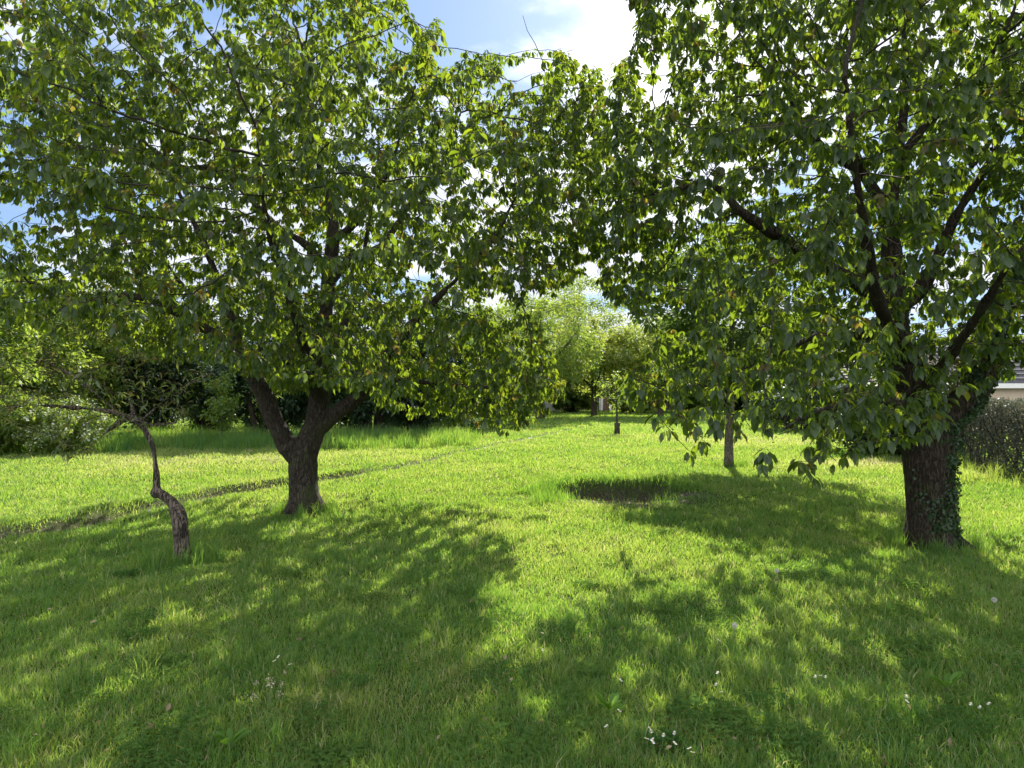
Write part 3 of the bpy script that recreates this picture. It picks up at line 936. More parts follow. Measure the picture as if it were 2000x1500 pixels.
# --- large cherry, right -----------------------------------------------------
def right_cherry():
    root_p = PX(1822, 1070, 6.95); root_p.z = gh(root_p.x, root_p.y)
    root = thing('cherry_tree', 'big spreading cherry tree with thick ivy-clad trunk at the right', 'tree', root_p)
    t = Tree()
    t.limb(L3([(1820, 1086, 6.98, .30), (1820, 1066, 6.98, .255), (1818, 1030, 6.98, .235), (1815, 960, 6.98, .228), (1814, 900, 6.98, .245), (1818, 850, 6.98, .265), (1800, 800, 6.98, .22),
               (1778, 730, 6.98, .16), (1752, 650, 6.98, .125), (1745, 560, 6.98, .115), (1740, 500, 6.98, .10), (1738, 430, 6.98, .085),
               (1745, 365, 7.0, .07), (1758, 280, 7.0, .05), (1770, 150, 7.0, .036), (1762, 20, 7.0, .022)]))
    t.limb(L3([(1822, 862, 6.98, .22), (1862, 812, 6.95, .17), (1905, 745, 6.9, .155), (1925, 680, 6.9, .145), (1948, 620, 6.9, .125), (1975, 560, 6.9, .11),
               (2012, 500, 6.9, .095), (2080, 400, 6.9, .07), (2130, 250, 6.9, .04), (2150, 80, 6.9, .02)]))
    ivylimb = t.limbs[-1][0]
    t.limb(L3([(1738, 440, 6.98, .075), (1727, 413, 7.0, .07), (1685, 340, 7.1, .055), (1636, 308, 7.1, .042), (1573, 245, 7.2, .028), (1520, 150, 7.2, .014)]))
    t.limb(L3([(1688, 345, 7.1, .045), (1668, 290, 7.0, .04), (1660, 230, 6.9, .03), (1640, 120, 6.8, .018)]))
    t.limb(L3([(1745, 370, 7.0, .055), (1769, 300, 6.9, .05), (1825, 228, 6.8, .042), (1895, 172, 6.8, .03), (1970, 50, 6.8, .018)]))
    t.limb(L3([(1740, 440, 7.0, .05), (1790, 405, 7.2, .042), (1850, 370, 7.4, .034), (1935, 290, 7.5, .02)]))
    t.limb(L3([(1748, 610, 7.0, .09), (1800, 562, 7.0, .08), (1836, 490, 7.0, .068), (1868, 420, 7.0, .052), (1930, 320, 7.1, .034), (1990, 200, 7.2, .018)]))
    t.limb(L3([(1742, 600, 6.98, .09), (1660, 545, 6.9, .078), (1580, 503, 6.8, .068), (1527, 465, 6.7, .06), (1447, 413, 6.6, .048), (1390, 360, 6.6, .036),
               (1300, 375, 6.5, .024), (1235, 388, 6.5, .012)]))
    t.limb(L3([(1390, 360, 6.6, .024), (1370, 330, 6.5, .02), (1300, 288, 6.4, .015), (1205, 250, 6.4, .008)]))
    t.limb(L3([(1447, 413, 6.6, .02), (1380, 435, 6.6, .016), (1290, 435, 6.6, .01)]))
    t.limb(L3([(1752, 652, 6.98, .05), (1700, 655, 6.8, .044), (1600, 656, 6.6, .036), (1555, 674, 6.5, .03), (1450, 722, 6.3, .02), (1330, 775, 6.2, .01)]))
    t.limb(L3([(1800, 810, 6.9, .05), (1720, 780, 6.2, .04), (1640, 790, 5.5, .03), (1560, 820, 4.9, .02), (1510, 860, 4.5, .011), (1490, 905, 4.35, .006)]))
    t.limb(L3([(1640, 790, 5.5, .018), (1620, 830, 5.0, .013), (1600, 880, 4.6, .009), (1585, 925, 4.4, .005)]))
    t.limb(L3([(1560, 815, 4.9, .012), (1460, 800, 4.9, .010), (1400, 830, 4.8, .007), (1345, 880, 4.8, .004)]))
    t.limb(L3([(1720, 780, 6.2, .018), (1700, 830, 5.6, .012), (1665, 875, 5.2, .008), (1632, 900, 5.0, .005)]))
    t.limb(L3([(1790, 780, 6.9, .07), (1850, 700, 6.0, .05), (1920, 600, 5.3, .035), (1980, 500, 4.9, .02)]))
    t.limb(L3([(1775, 700, 6.9, .08), (1720, 600, 6.0, .06), (1680, 400, 5.3, .04), (1650, 150, 4.9, .02)]))
    t.limb(L3([(1760, 640, 7.1, .08), (1700, 560, 8.0, .06), (1640, 450, 9.0, .04), (1600, 330, 9.6, .02)]))
    t.limb(L3([(1800, 760, 7.0, .06), (1740, 720, 8.0, .05), (1650, 690, 9.0, .03), (1560, 680, 9.6, .015)]))
    poly = [(1215, -1500), (1215, -40), (1250, 60), (1235, 95), (1300, 105), (1320, 190), (1265, 200), (1235, 130), (1205, 90), (1195, 190), (1150, 250),
            (1185, 330), (1120, 420), (1145, 480), (1170, 560), (1215, 590), (1255, 640), (1245, 700), (1200, 740), (1225, 795), (1290, 790), (1325, 820),
            (1335, 895), (1365, 880), (1400, 835), (1440, 850), (1480, 915), (1540, 915), (1590, 950), (1640, 900), (1690, 862), (1760, 855),
            (1840, 840), (1880, 770), (2000, 720), (2700, 640), (2700, -1500)]
    holes = [(1520, 105, 18), (1330, 115, 20), (1600, 325, 30), (1400, 335, 22), (1860, 640, 16), (1920, 520, 26), (1690, 620, 16), (1930, 610, 22),
             (1480, 370, 18), (1820, 290, 18), (1310, 330, 16), (1780, 440, 14), (1860, 760, 24), (1990, 540, 16), (1960, 760, 26), (1180, 290, 20)]
    a = sample_crown(10000, (4.2, 7.3, 4.5), (4.9, 3.4, 4.1), poly, holes, [([(1150, 570), (1480, 600), (1560, 760), (1500, 1000), (1150, 1000)], .17), ([(1500, 700), (1800, 760), (1800, 1000), (1450, 1000)], .5)], shell=0.55, nthr=-0.02, zmin=1.15, seed=9)
    a2 = sample_crown(150, (2.1, 5.0, 1.6), (1.3, 0.7, 0.7), poly, (), shell=0.2, nthr=-2, zmin=1.0)
    lobes = [sample_crown(k, tuple(PX(*c)), r, poly, (), (), shell=.15, nthr=-.3, zmin=1.0) for k, c, r in (
        (480, (1190, 410, 7.3), (.75, 1.4, 1.3)), (110, (1290, 730, 6.9), (.65, .9, .5)), (140, (1260, 150, 6.8), (.5, 1, .5)), (650, (1560, 150, 7.2), (1.4, 1.6, .8)), (450, (1920, 260, 7.3), (.8, 1.5, 1.3)), (200, (1960, 640, 6.6), (.5, .6, .6)))]
    t.grow(np.concatenate([a, a2] + lobes))
    t.radii(tip=.003, e=2.35)
    t.roots(root_p, .22, 7, .32)
    me = t.trunk_mesh('trunk', voxel=0.022)
    link_mesh('trunk', me, M_BARK2, root, smooth=True)
    link_mesh('branches', join_tubes('branches', t.branch_tubes()), M_TWIG, root, smooth=True)
    crown_leaves(t, 'crown', M_CHERRY, root, per=7.0, ros=.6, length=0.080, width=.40, spread=.03, young=.10, tint0=0.36)
    tr = t.limbs[0][0]
    ivy_on(t, root, 'ivy', [(tr, 0.02, 0.30, 2000, (-1.35, 0.6)), (tr, 0.02, 0.30, 450, (0.1, 0.5)), (tr, 0.2, 0.5, 700, None), (ivylimb, 0.0, 0.62, 9500, None)], 0, 0.045)


# --- old leaning little tree -------------------------------------------------
def leaning_tree():
    root_p = PX(355, 1098, 6.3); root_p.z = gh(root_p.x, root_p.y)
    root = thing('peach_tree', 'small old fruit tree with hollow crooked stump-like trunk and narrow leaves', 'tree', root_p)
    t = Tree()
    D = 6.3
    t.limb(L3([(357, 1114, D, .125), (356, 1098, D, .094), (355, 1070, D, .080), (354, 1040, D, .082), (350, 1012, D, .076), (342, 992, D, .056), (330, 977, D, .042), (316, 965, D, .036), (303, 962, D, .042), (296, 962, D, .030)]), step=.04)
    t.limb(L3([(305, 962, D, .030), (306, 950, D, .027), (305, 925, D, .027), (302, 895, D, .028), (297, 870, D, .028), (288, 848, D, .028), (275, 828, D, .030), (262, 818, D, .026)]), step=.05)
    t.limb(L3([(268, 822, D, .026), (235, 808, D, .022), (190, 800, 6.2, .018), (130, 795, 6.1, .014), (60, 792, 6.0, .009), (0, 800, 6.0, .005)]), step=.08)
    t.limb(L3([(272, 824, D, .02), (300, 800, D, .013), (330, 775, 6.2, .010), (370, 750, 6.2, .006), (410, 730, 6.2, .004)]), step=.08)
    t.limb(L3([(262, 818, D, .02), (255, 780, 6.4, .015), (240, 720, 6.5, .010), (230, 670, 6.6, .005)]), step=.08)
    t.limb(L3([(250, 812, D, .016), (200, 850, 6.1, .010), (165, 880, 6.0, .007), (130, 898, 5.9, .004)]), step=.08)
    t.limb(L3([(266, 820, D, .016), (300, 830, 6.0, .009), (345, 825, 5.9, .005)]), step=.08)
    t.limb(L3([(235, 808, D, .014), (150, 740, 6.6, .010), (80, 700, 6.9, .006)]), step=.08)
    poly = [(-300, 640), (150, 640), (240, 640), (330, 700), (400, 700), (450, 740), (400, 790), (350, 830), (290, 830), (230, 850), (190, 890), (120, 912), (90, 880), (60, 840), (-300, 850)]
    a = sample_crown(560, tuple(PX(200, 770, 6.3)), (1.75, 1.3, 0.95), poly, (), shell=0.2, nthr=-2, zmin=0.8)
    t.grow(a, step=0.08, kill=0.12, infl=1.0, jit=0.2, nmax=5000)
    t.radii(tip=0.0018, e=2.4)
    t.roots(root_p, .085, 4, .15)
    me = t.trunk_mesh('trunk', voxel=0.012, disp=0.014, minr=0.008)
    tk = link_mesh('trunk', me, M_BARK3, root, smooth=True)
    link_mesh('branches', join_tubes('branches', t.branch_tubes()), M_TWIG, root, smooth=True)
    crown_leaves(t, 'crown', M_PEACH, root, per=1.7, length=0.070, width=0.19, droop=0.25, rmax=0.006, young=0, spread=0.02, tint0=0.5, tintv=0.3)
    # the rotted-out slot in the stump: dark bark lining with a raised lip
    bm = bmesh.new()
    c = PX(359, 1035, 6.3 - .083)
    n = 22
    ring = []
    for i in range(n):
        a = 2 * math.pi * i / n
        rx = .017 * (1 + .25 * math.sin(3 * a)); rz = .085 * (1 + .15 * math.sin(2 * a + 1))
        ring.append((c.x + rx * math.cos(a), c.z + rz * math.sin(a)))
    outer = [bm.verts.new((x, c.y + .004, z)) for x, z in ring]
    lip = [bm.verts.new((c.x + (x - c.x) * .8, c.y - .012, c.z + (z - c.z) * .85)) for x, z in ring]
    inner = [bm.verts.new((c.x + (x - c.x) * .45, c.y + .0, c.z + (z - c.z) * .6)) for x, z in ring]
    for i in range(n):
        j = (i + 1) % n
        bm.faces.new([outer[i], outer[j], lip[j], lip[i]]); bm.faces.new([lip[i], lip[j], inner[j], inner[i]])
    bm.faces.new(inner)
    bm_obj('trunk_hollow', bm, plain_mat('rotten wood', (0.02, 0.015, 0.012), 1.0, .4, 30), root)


# --- other plants ------------------------------------------------------------
def plant(name, label, cat, px, py, D, h, w, mat, bark, natt=260, leaf=0.09, per=9, dense=1.0, trunk_r=0.09, clear=0.25, lean=0.0, d=None,
          forks=4, group=None, shell=0.45, wid=0.55, droop=0.3, spread=None, simple=True, young=0.0, nthr=-0.15, seed=0.0, blossom=None, shape='round',
          shrub=False, step=None, hand_trunk=None, rmax=None):
    """a tree or shrub standing at photo pixel (px, py) on the ground, D metres away"""
    b = PX(px, py, D); b.z = gh(b.x, b.y) - 0.02
    root = thing(name, label, cat, b, group)
    t = Tree()
    step = step or max(0.12, h * 0.035)
    d = d or w
    cz = b.z + h * (0.5 + clear * 0.5)
    rz = h * (1 - clear) * 0.5
    top = Vector((b.x + lean, b.y, b.z + h * 0.82))
    if shrub:
        for k in range(forks + 3):
            a = 2 * math.pi * k / (forks + 3) + random.random()
            rr = random.uniform(.15, .33) * w
            t.limb([(b + Vector((math.cos(a) * .06 * w, math.sin(a) * .06 * w, -.05)), trunk_r), (b + Vector((math.cos(a) * rr * .5, math.sin(a) * rr * .5, h * .3)), trunk_r * .7),
                    (b + Vector((math.cos(a) * rr, math.sin(a) * rr, h * .6)), trunk_r * .35)], step)
    else:
        t.limb([(b - Vector((0, 0, .1)), trunk_r * 1.35), (b + Vector((0, 0, h * .05)), trunk_r), (b + Vector((lean * .3, 0, h * .25)), trunk_r * .85), (b + Vector((lean * .7, .1, h * .5)), trunk_r * .6), (top, trunk_r * .15)], step)
        for k in range(forks):
            a = 2 * math.pi * k / forks + random.random() * .8
            z0 = max(clear * .9, .12) + .1 * random.random() + (.35 * k / forks if shape != 'round' else .12 * random.random())
            s0 = b + Vector((lean * z0, 0, h * z0))
            rr = random.uniform(.22, .36)
            t.limb([(s0, trunk_r * .5), (s0 + Vector((math.cos(a) * w * rr * .5, math.sin(a) * d * rr * .5, h * .13)), trunk_r * .36),
                    (s0 + Vector((math.cos(a) * w * rr, math.sin(a) * d * rr, h * .30)), trunk_r * .15)], step)
    a = sample_crown(natt, (b.x + lean * .6, b.y, cz), (w / 2, d / 2, rz), None, (), shell=shell, nscale=2.2 / max(w, 1), nthr=nthr, zmin=b.z + .05, seed=seed + px * .01)
    if shape == 'cone':
        f = np.clip(1.15 - (a[:, 2] - b.z) / h, 0.05, 1)
        a[:, 0] = b.x + (a[:, 0] - b.x) * f * 1.2; a[:, 1] = b.y + (a[:, 1] - b.y) * f * 1.2
    t.grow(a, step=step, kill=step * 1.3, infl=max(w, h) * .4, its=60, nmax=4500)
    t.radii(tip=max(.004, trunk_r * .03))
    tb = [tube([v[:3] for v in q], [v[3] for v in q], 10, wobf=.04) for q, _ in t.limbs]
    link_mesh('stem' if shrub else 'trunk', join_tubes('trunk', tb + t.branch_tubes()), bark, root, smooth=True)
    crown_leaves(t, 'foliage' if shrub else 'crown', mat, root, per=per * 2.6 * dense, length=leaf * 1.1, width=wid, droop=droop, rmax=rmax or trunk_r * .7, simple=simple,
                 young=young, spread=spread if spread is not None else step * 1.5, tint0=.5, tintv=.25)
    if blossom:
        crown_leaves(t, 'blossom', blossom, root, per=per * .8, length=leaf * 1.0, width=.9, droop=0, rmax=trunk_r * .5, simple=True, young=0, spread=step * 1.4, skip=.3)
    return root


left_cherry()
right_cherry()
leaning_tree()

# trees that stand free on the lawn
plant('fruit_tree', 'slender grey-barked tree standing behind the low branches of the big right tree', 'tree', 1423, 912, 14.7, 5.4, 4.6, M_MIDLEAF, M_GREYBARK,
      natt=700, leaf=.10, per=7, trunk_r=.10, clear=.30, lean=.15, simple=False)
gt = plant('fruit_tree', 'very small young tree growing from a short dark stump far down the lawn', 'tree', 1205, 846, 27, 2.7, 2.2, M_LIGHTLEAF, M_BARK,
           natt=70, leaf=.09, per=1.6, nthr=.0, trunk_r=.045, clear=.36)
b0 = gt.location
V, f = tube([np.array([b0.x, b0.y, b0.z - .05]), np.array([b0.x, b0.y, b0.z + .06]), np.array([b0.x, b0.y, b0.z + .3]), np.array([b0.x + .01, b0.y, b0.z + .48]), np.array([b0.x + .01, b0.y, b0.z + .52])], [.13, .115, .10, .125, .05], 14, wobf=.08)
link_mesh('stump', np_mesh('stump', V, [f]), M_BARK, gt, smooth=True)
plant('apple_tree', 'round open-crowned tree with visible dark limbs beyond the path end', 'tree', 1055, 818, 42, 8.6, 8.6, M_LIGHTLEAF, M_BARK,
      natt=650, leaf=.15, per=8, trunk_r=.28, clear=.2, forks=6)
plant('apple_tree', 'yellow-green tree right of the round open-crowned tree', 'tree', 1160, 812, 48, 7.6, 7, M_YELLOWLEAF, M_BARK, natt=420, leaf=.17, per=8, trunk_r=.2, clear=.2)
plant('apple_tree', 'wide yellow-green tree behind the left twigs of the big right tree', 'tree', 1290, 812, 46, 7.2, 9.0, M_YELLOWLEAF, M_BARK, natt=480, leaf=.17, per=8, trunk_r=.2, clear=.2)
plant('willow_tree', 'broad grey-green treetop rising behind the round open-crowned tree', 'tree', 1130, 802, 66, 13.5, 12, M_LIGHTLEAF, M_GREYBARK, natt=650, leaf=.22, per=9, trunk_r=.3, clear=.15)
plant('birch_tree', 'thin airy birch against the sky between the two big crowns', 'tree', 1112, 800, 72, 15.5, 3.6, M_MIDLEAF, M_GREYBARK, natt=200, leaf=.16, per=3, trunk_r=.14, clear=.3, shape='cone')
plant('birch_tree', 'second thin airy birch, lower and to the right in the sky gap', 'tree', 1150, 800, 74, 13.8, 3.2, M_MIDLEAF, M_GREYBARK, natt=160, leaf=.16, per=3, trunk_r=.14, clear=.3, shape='cone')
plant('spruce_tree', 'dark tree standing behind the wide yellow-green tree', 'tree', 1290, 800, 68, 9.6, 6.5, M_DARKLEAF, M_BARK, natt=420, leaf=.24, per=9, trunk_r=.25, clear=.08)
for k, (px, D, h, w, m, lab) in enumerate([
        (1390, 58, 9.5, 8, M_MIDLEAF, 'mid-green tree far behind the slender grey-barked tree'),
        (1500, 54, 8.0, 8, M_DARKLEAF, 'dark bushy tree by the far fence, behind the drooping low branches'),
        (1600, 50, 8.5, 8, M_LIGHTLEAF, 'light green tree by the far fence, left of the brown shed'),
        (1700, 46, 7.0, 7, M_MIDLEAF, 'mid-green tree just left of the dark roof'),
        (960, 52, 9.0, 8, M_LIGHTLEAF, 'light tree left of the round open-crowned tree'),
        (880, 46, 8.5, 8, M_MIDLEAF, 'tree behind the right end of the dark hedge')]):
    plant('garden_tree', lab, 'tree', px, 770 + CAMH * F / D, D, h, w, m, M_BARK, natt=380, leaf=.2, per=9, trunk_r=.18, clear=.12, group='trees at the end of the garden')
for k, (px, D, h, w, m, lab) in enumerate([
        (1010, 57, 4.2, 5.5, M_LIGHTLEAF, 'low light bush left of the pale grey shed'),
        (1120, 58, 3.6, 5.0, M_LIGHTLEAF, 'low bush between the two far sheds'),
        (1245, 56, 4.4, 6.5, M_YELLOWLEAF, 'low yellow-green bush right of the narrow white shed'),
        (1350, 55, 4.0, 6, M_LIGHTLEAF, 'low bush left of the slender grey-barked tree'),
        (1450, 55, 3.8, 5, M_DARKLEAF, 'low dark bush right of the slender grey-barked tree')]):
    plant('bush', lab, 'bush', px, 770 + CAMH * F / D, D, h, w, m, M_BARK, natt=260, leaf=.2, per=9, trunk_r=.08, clear=.0, shrub=True, nthr=-.5, group='bushes along the far fence')
# dark thicket behind the left cherry
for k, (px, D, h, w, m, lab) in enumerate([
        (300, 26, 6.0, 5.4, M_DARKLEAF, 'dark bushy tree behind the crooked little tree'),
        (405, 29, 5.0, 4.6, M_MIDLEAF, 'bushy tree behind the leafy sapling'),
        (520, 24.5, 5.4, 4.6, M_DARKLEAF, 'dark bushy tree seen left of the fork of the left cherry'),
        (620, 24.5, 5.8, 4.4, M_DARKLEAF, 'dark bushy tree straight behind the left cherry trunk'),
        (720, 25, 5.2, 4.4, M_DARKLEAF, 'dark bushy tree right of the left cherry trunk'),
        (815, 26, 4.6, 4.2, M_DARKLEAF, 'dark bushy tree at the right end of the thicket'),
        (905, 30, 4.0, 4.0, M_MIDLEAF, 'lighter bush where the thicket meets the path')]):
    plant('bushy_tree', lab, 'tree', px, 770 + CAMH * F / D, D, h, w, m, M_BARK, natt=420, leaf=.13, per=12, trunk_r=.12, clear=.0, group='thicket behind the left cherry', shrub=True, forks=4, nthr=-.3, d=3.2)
# left side
for k, (px, D, h, w, m, lab) in enumerate([
        (-150, 17, 5.2, 5.0, M_LIGHTLEAF, 'light green tree cut by the left picture edge'),
        (40, 21, 5.8, 4.6, M_LIGHTLEAF, 'tall light green tree behind the white flowering shrub'),
        (190, 25, 6.4, 5.2, M_LIGHTLEAF, 'leafy tree behind the crown of the crooked little tree'),
        (-60, 30, 8.5, 7.0, M_MIDLEAF, 'tall tree far behind at the left edge')]):
    plant('tree', lab, 'tree', px, 770 + CAMH * F / D, D, h, w, m, M_BARK, natt=520, leaf=.13, per=10, trunk_r=.14, clear=.08, group='trees along the left side')
plant('flowering_shrub', 'dense shrub with white blossom at the left edge of the lawn', 'shrub', 120, 880, 18.2, 1.55, 2.6, M_LIGHTLEAF, M_TWIG, natt=330, leaf=.07, per=10, trunk_r=.03, clear=.0, shrub=True, blossom=M_BLOSSOM, nthr=-.5, step=.12)
plant('shrub', 'dense green shrub left of the white flowering shrub', 'shrub', -10, 886, 17.6, 2.0, 2.6, M_LIGHTLEAF, M_TWIG, natt=330, leaf=.08, per=10, trunk_r=.03, clear=.0, shrub=True, nthr=-.5, step=.13)
plant('shrub', 'reddish-leaved shrub at the far left above the green one', 'shrub', 15, 868, 20.5, 3.2, 2.4, M_REDLEAF, M_TWIG, natt=260, leaf=.09, per=8, trunk_r=.03, clear=.2, shrub=True, nthr=-.4, step=.16)
plant('sapling', 'thin young tree with pale leaves in front of the dark thicket', 'sapling', 433, 866, 21.5, 2.5, 1.1, M_LIGHTLEAF, M_GREYBARK, natt=70, leaf=.11, per=4, trunk_r=.03, clear=.15, step=.12, forks=3, rmax=.02)
plant('shrub', 'low bush by the end of the narrow path', 'shrub', 905, 848, 25, 1.1, 2.0, M_MIDLEAF, M_TWIG, natt=160, leaf=.08, per=10, trunk_r=.03, clear=0, shrub=True, nthr=-.5, step=.12)
# right side
plant('shrub', 'dark green shrub left of the thick right trunk', 'shrub', 1720, 880, 17.5, 1.5, 2.6, M_DARKLEAF, M_TWIG, natt=300, leaf=.08, per=11, trunk_r=.03, clear=0, shrub=True, nthr=-.6, step=.13)
plant('shrub', 'dark green shrub behind the slender grey-barked tree', 'shrub', 1560, 838, 30, 2.4, 4.5, M_DARKLEAF, M_TWIG, natt=260, leaf=.13, per=11, trunk_r=.04, clear=0, shrub=True, nthr=-.6, step=.2)


def hedge():
    """clipped hedge along the right boundary: leaves spread through a long box"""
    a, b = np.array(gp(1925, 955)), np.array(gp(1885, 880))
    p0 = np.array([9.3, 10.6]); p1 = np.array([11.2, 19.0])
    root = thing('hedge', 'grey-green clipped hedge between the thick right trunk and the picture edge', 'hedge', (p0[0], p0[1], 0))
    d = p1 - p0; Ln = np.linalg.norm(d); d = d / Ln; nn = np.array([-d[1], d[0]])
    n = 34000
    u = RNG.uniform(0, Ln, n)
    v = np.sign(RNG.uniform(-1, 1, n)) * RNG.beta(3, 1, n) * .45
    z = 1.5 * RNG.beta(1.6, 1.0, n)
    v = v * (1 + .25 * np.array([mnoise.noise(Vector((a_ * 1.2, b_ * 1.5, 3))) for a_, b_ in zip(u, z)]))
    z = z * (1 + .08 * np.array([mnoise.noise(Vector((a_ * 1.4, 0, 9))) for a_ in u]))
    P = np.stack([p0[0] + d[0] * u + nn[0] * v, p0[1] + d[1] * u + nn[1] * v, z], 1)
    q = unit(RNG.normal(0, 1, (n, 3)))
    L = RNG.uniform(.04, .075, n)
    me = leaf_mesh('foliage', P, q, unit(RNG.normal(0, 1, (n, 3))), L, L * .55, {'tint': RNG.random(n), 'young': np.zeros(n)}, True)
    link_mesh('foliage', me, M_GREYLEAF, root)
    tb = []
    for k in range(26):
        c = p0 + d * (Ln * (k + .5) / 26)
        for j in range(3):
            e = RNG.normal(0, .22, 2)
            tb.append(tube([np.array([c[0], c[1], -.05]), np.array([c[0] + e[0], c[1] + e[1], .7]), np.array([c[0] + e[0] * 1.6, c[1] + e[1] * 1.6, 1.35])], [.02, .014, .005], 5))
    link_mesh('stem', join_tubes('stem', tb), M_TWIG, root)


hedge()

# ------------------------------------------------------------------ buildings and fence
M_WALL = plain_mat('beige render', (0.55, 0.44, 0.34), .9, .06, 8)
M_ROOF = plain_mat('dark tiles', (0.07, 0.065, 0.07), .7, .25, 12, .4)
M_WHITE = plain_mat('white paint', (0.78, 0.76, 0.72), .6, .04, 5)
M_WOOD = plain_mat('brown boards', (0.13, 0.08, 0.05), .8, .3, 4, .4, (6, 6, .6))
M_DWOOD = plain_mat('dark boards', (0.05, 0.035, 0.03), .85, .3, 4, .4, (6, 6, .6))
M_GLASS = plain_mat('window glass', (0.03, 0.035, 0.045), .1, .1, 2, 0)
M_GREYW = plain_mat('grey boards', (0.42, 0.44, 0.45), .7, .1, 5)


def house(name, label, cx, cy, w, d, eave, ridge, wallm, roofm, rz=0.0, windows=(), door=None, over=.3, fascia=True):
    root = thing(name, label, 'house' if 'house' in name or 'bungalow' in name else 'shed', (cx, cy, 0))
    ca, sa = math.cos(rz), math.sin(rz)

    def T(x, y, z): return Vector((cx + x * ca - y * sa, cy + x * sa + y * ca, z))
    bm = bmesh.new()
    prof = [(-w / 2, -.1), (w / 2, -.1), (w / 2, eave), (0, ridge), (-w / 2, eave)] if ridge > eave + .05 else [(-w / 2, -.1), (w / 2, -.1), (w / 2, eave), (-w / 2, eave)]
    # gable ends face +-y when the ridge runs along y; here ridge runs along x
    prof = [(p[0] / w * d, p[1]) for p in prof]
    A = [bm.verts.new(T(-w / 2, y, z)) for y, z in prof]; B = [bm.verts.new(T(w / 2, y, z)) for y, z in prof]
    bm.faces.new(A); bm.faces.new(list(reversed(B)))
    for i in range(len(prof)):
        j = (i + 1) % len(prof); bm.faces.new([A[j], A[i], B[i], B[j]])
    bm_obj('wall', bm, wallm, root)
    bm = bmesh.new()
    th = .12
    sl = (ridge - eave) / (d / 2)
    y0, y1 = -d / 2 - over, d / 2 + over
    pr = [(y0, eave - over * sl), (0, ridge), (y1, eave - over * sl)]
    lo = [(y, z + .004) for y, z in pr]; hi = [(y, z + th) for y, z in pr]
    for s in (0, 1):
        q = [lo[s], lo[s + 1], hi[s + 1], hi[s]]
        a = [bm.verts.new(T(-w / 2 - over, y, z)) for y, z in q]; b = [bm.verts.new(T(w / 2 + over, y, z)) for y, z in q]
        bm.faces.new(a); bm.faces.new(list(reversed(b)))
        for i in range(4):
            j = (i + 1) % 4; bm.faces.new([a[j], a[i], b[i], b[j]])
    # tile courses
    if ridge > eave + .3:
        n = int(math.hypot(d / 2 + over, ridge - eave) / .35)
        for k in range(1, n):
            f = k / n; y = y0 * (1 - f); z = (eave - over * sl) + (ridge - eave + over * sl) * f + th
            a = [bm.verts.new(T(x, y + dy, z + dz)) for x in (-w / 2 - over, w / 2 + over) for dy, dz in ((0, .0), (-.02, .035))]
            bm.faces.new([a[0], a[1], a[3], a[2]])
            c = [bm.verts.new(T(x, y + dy, z + dz)) for x in (-w / 2 - over, w / 2 + over) for dy, dz in ((-.02, .035), (.3, .035 + .3 * sl - .03))]
            bm.faces.new([c[0], c[1], c[3], c[2]])
    bm_obj('roof', bm, roofm, root)
    if fascia:
        bm = bmesh.new()
        add_box(bm, T(0, y0 - .02, eave - over * sl + .03), (w + 2 * over, .035, .2), rz)
        bm_obj('fascia', bm, M_WHITE, root)
    for (x, z, ww, hh) in windows:
        bm = bmesh.new()
        for (a, b, c, e) in ((0, hh / 2, ww + .1, .07), (0, -hh / 2, ww + .1, .07), (-ww / 2, 0, .07, hh - .07), (ww / 2, 0, .07, hh - .07), (0, 0, .05, hh - .07)):
            add_box(bm, T(x + a, -d / 2 - .03, z + b), (c, .08, e), rz)
        fr = bm_obj('window', bm, M_WHITE, root)
        bm = bmesh.new(); add_box(bm, T(x, -d / 2 - .012, z), (ww - .06, .02, hh - .06), rz)
        g = bm_obj('pane', bm, M_GLASS, root); g.parent = fr; g.location = (0, 0, 0)
    if door:
        x, ww, hh = door
        bm = bmesh.new(); add_box(bm, T(x, -d / 2 - .03, hh / 2), (ww, .06, hh), rz)
        dr = bm_obj('door', bm, M_WHITE if wallm is not M_WHITE else M_WOOD, root)
        bm = bmesh.new(); add_box(bm, T(x + ww * .38, -d / 2 - .09, hh * .5), (.03, .06, .12), rz)
        h = bm_obj('handle', bm, M_GLASS, root); h.parent = dr; h.location = (0, 0, 0)
    return root


p = PX(2010, 790, 27)
house('bungalow', 'beige rendered bungalow with dark roof at the right edge', p.x + 3.2, p.y + 4, 9.0, 7, 2.1, 4.2, M_WALL, M_ROOF, R(-8), windows=((0.5, 1.2, 1.2, 1.0), (3, 1.2, 1.2, 1.0)))
p = PX(1835, 790, 24)
house('garden_shed', 'brown garden shed with pale roof edge seen behind the ivied limb', p.x - .2, p.y + 2, 3.2, 3.0, 1.75, 1.95, M_WOOD, M_ROOF, R(-6), door=(.6, .8, 1.6), over=.2)
p = PX(1820, 790, 38)
house('house', 'house with long dark tiled roof behind the brown shed', p.x, p.y + 3, 9, 8, 2.2, 4.2, M_GREYW, M_ROOF, R(-4), windows=((-2, 1.2, 1.2, 1.0),))
p = PX(1058, 790, 62)
house('shed', 'pale grey shed behind the trunk of the round open-crowned tree', p.x, p.y, 3.0, 3, 1.6, 1.9, M_GREYW, M_ROOF, 0, door=(.8, .9, 1.7))
p = PX(1182, 790, 64)
house('shed', 'narrow white shed behind the short dark trunk far down the lawn', p.x, p.y, 1.0, 1.4, 1.9, 2.2, M_WHITE, M_ROOF, 0, door=(.0, .6, 1.6), over=.1)
p = PX(385, 790, 44)
house('cottage_house', 'little white cottage glimpsed above the sapling', p.x, p.y, 4.5, 4, 1.9, 3.2, M_WHITE, M_ROOF, R(10), windows=((.5, 1.1, .9, .8),))


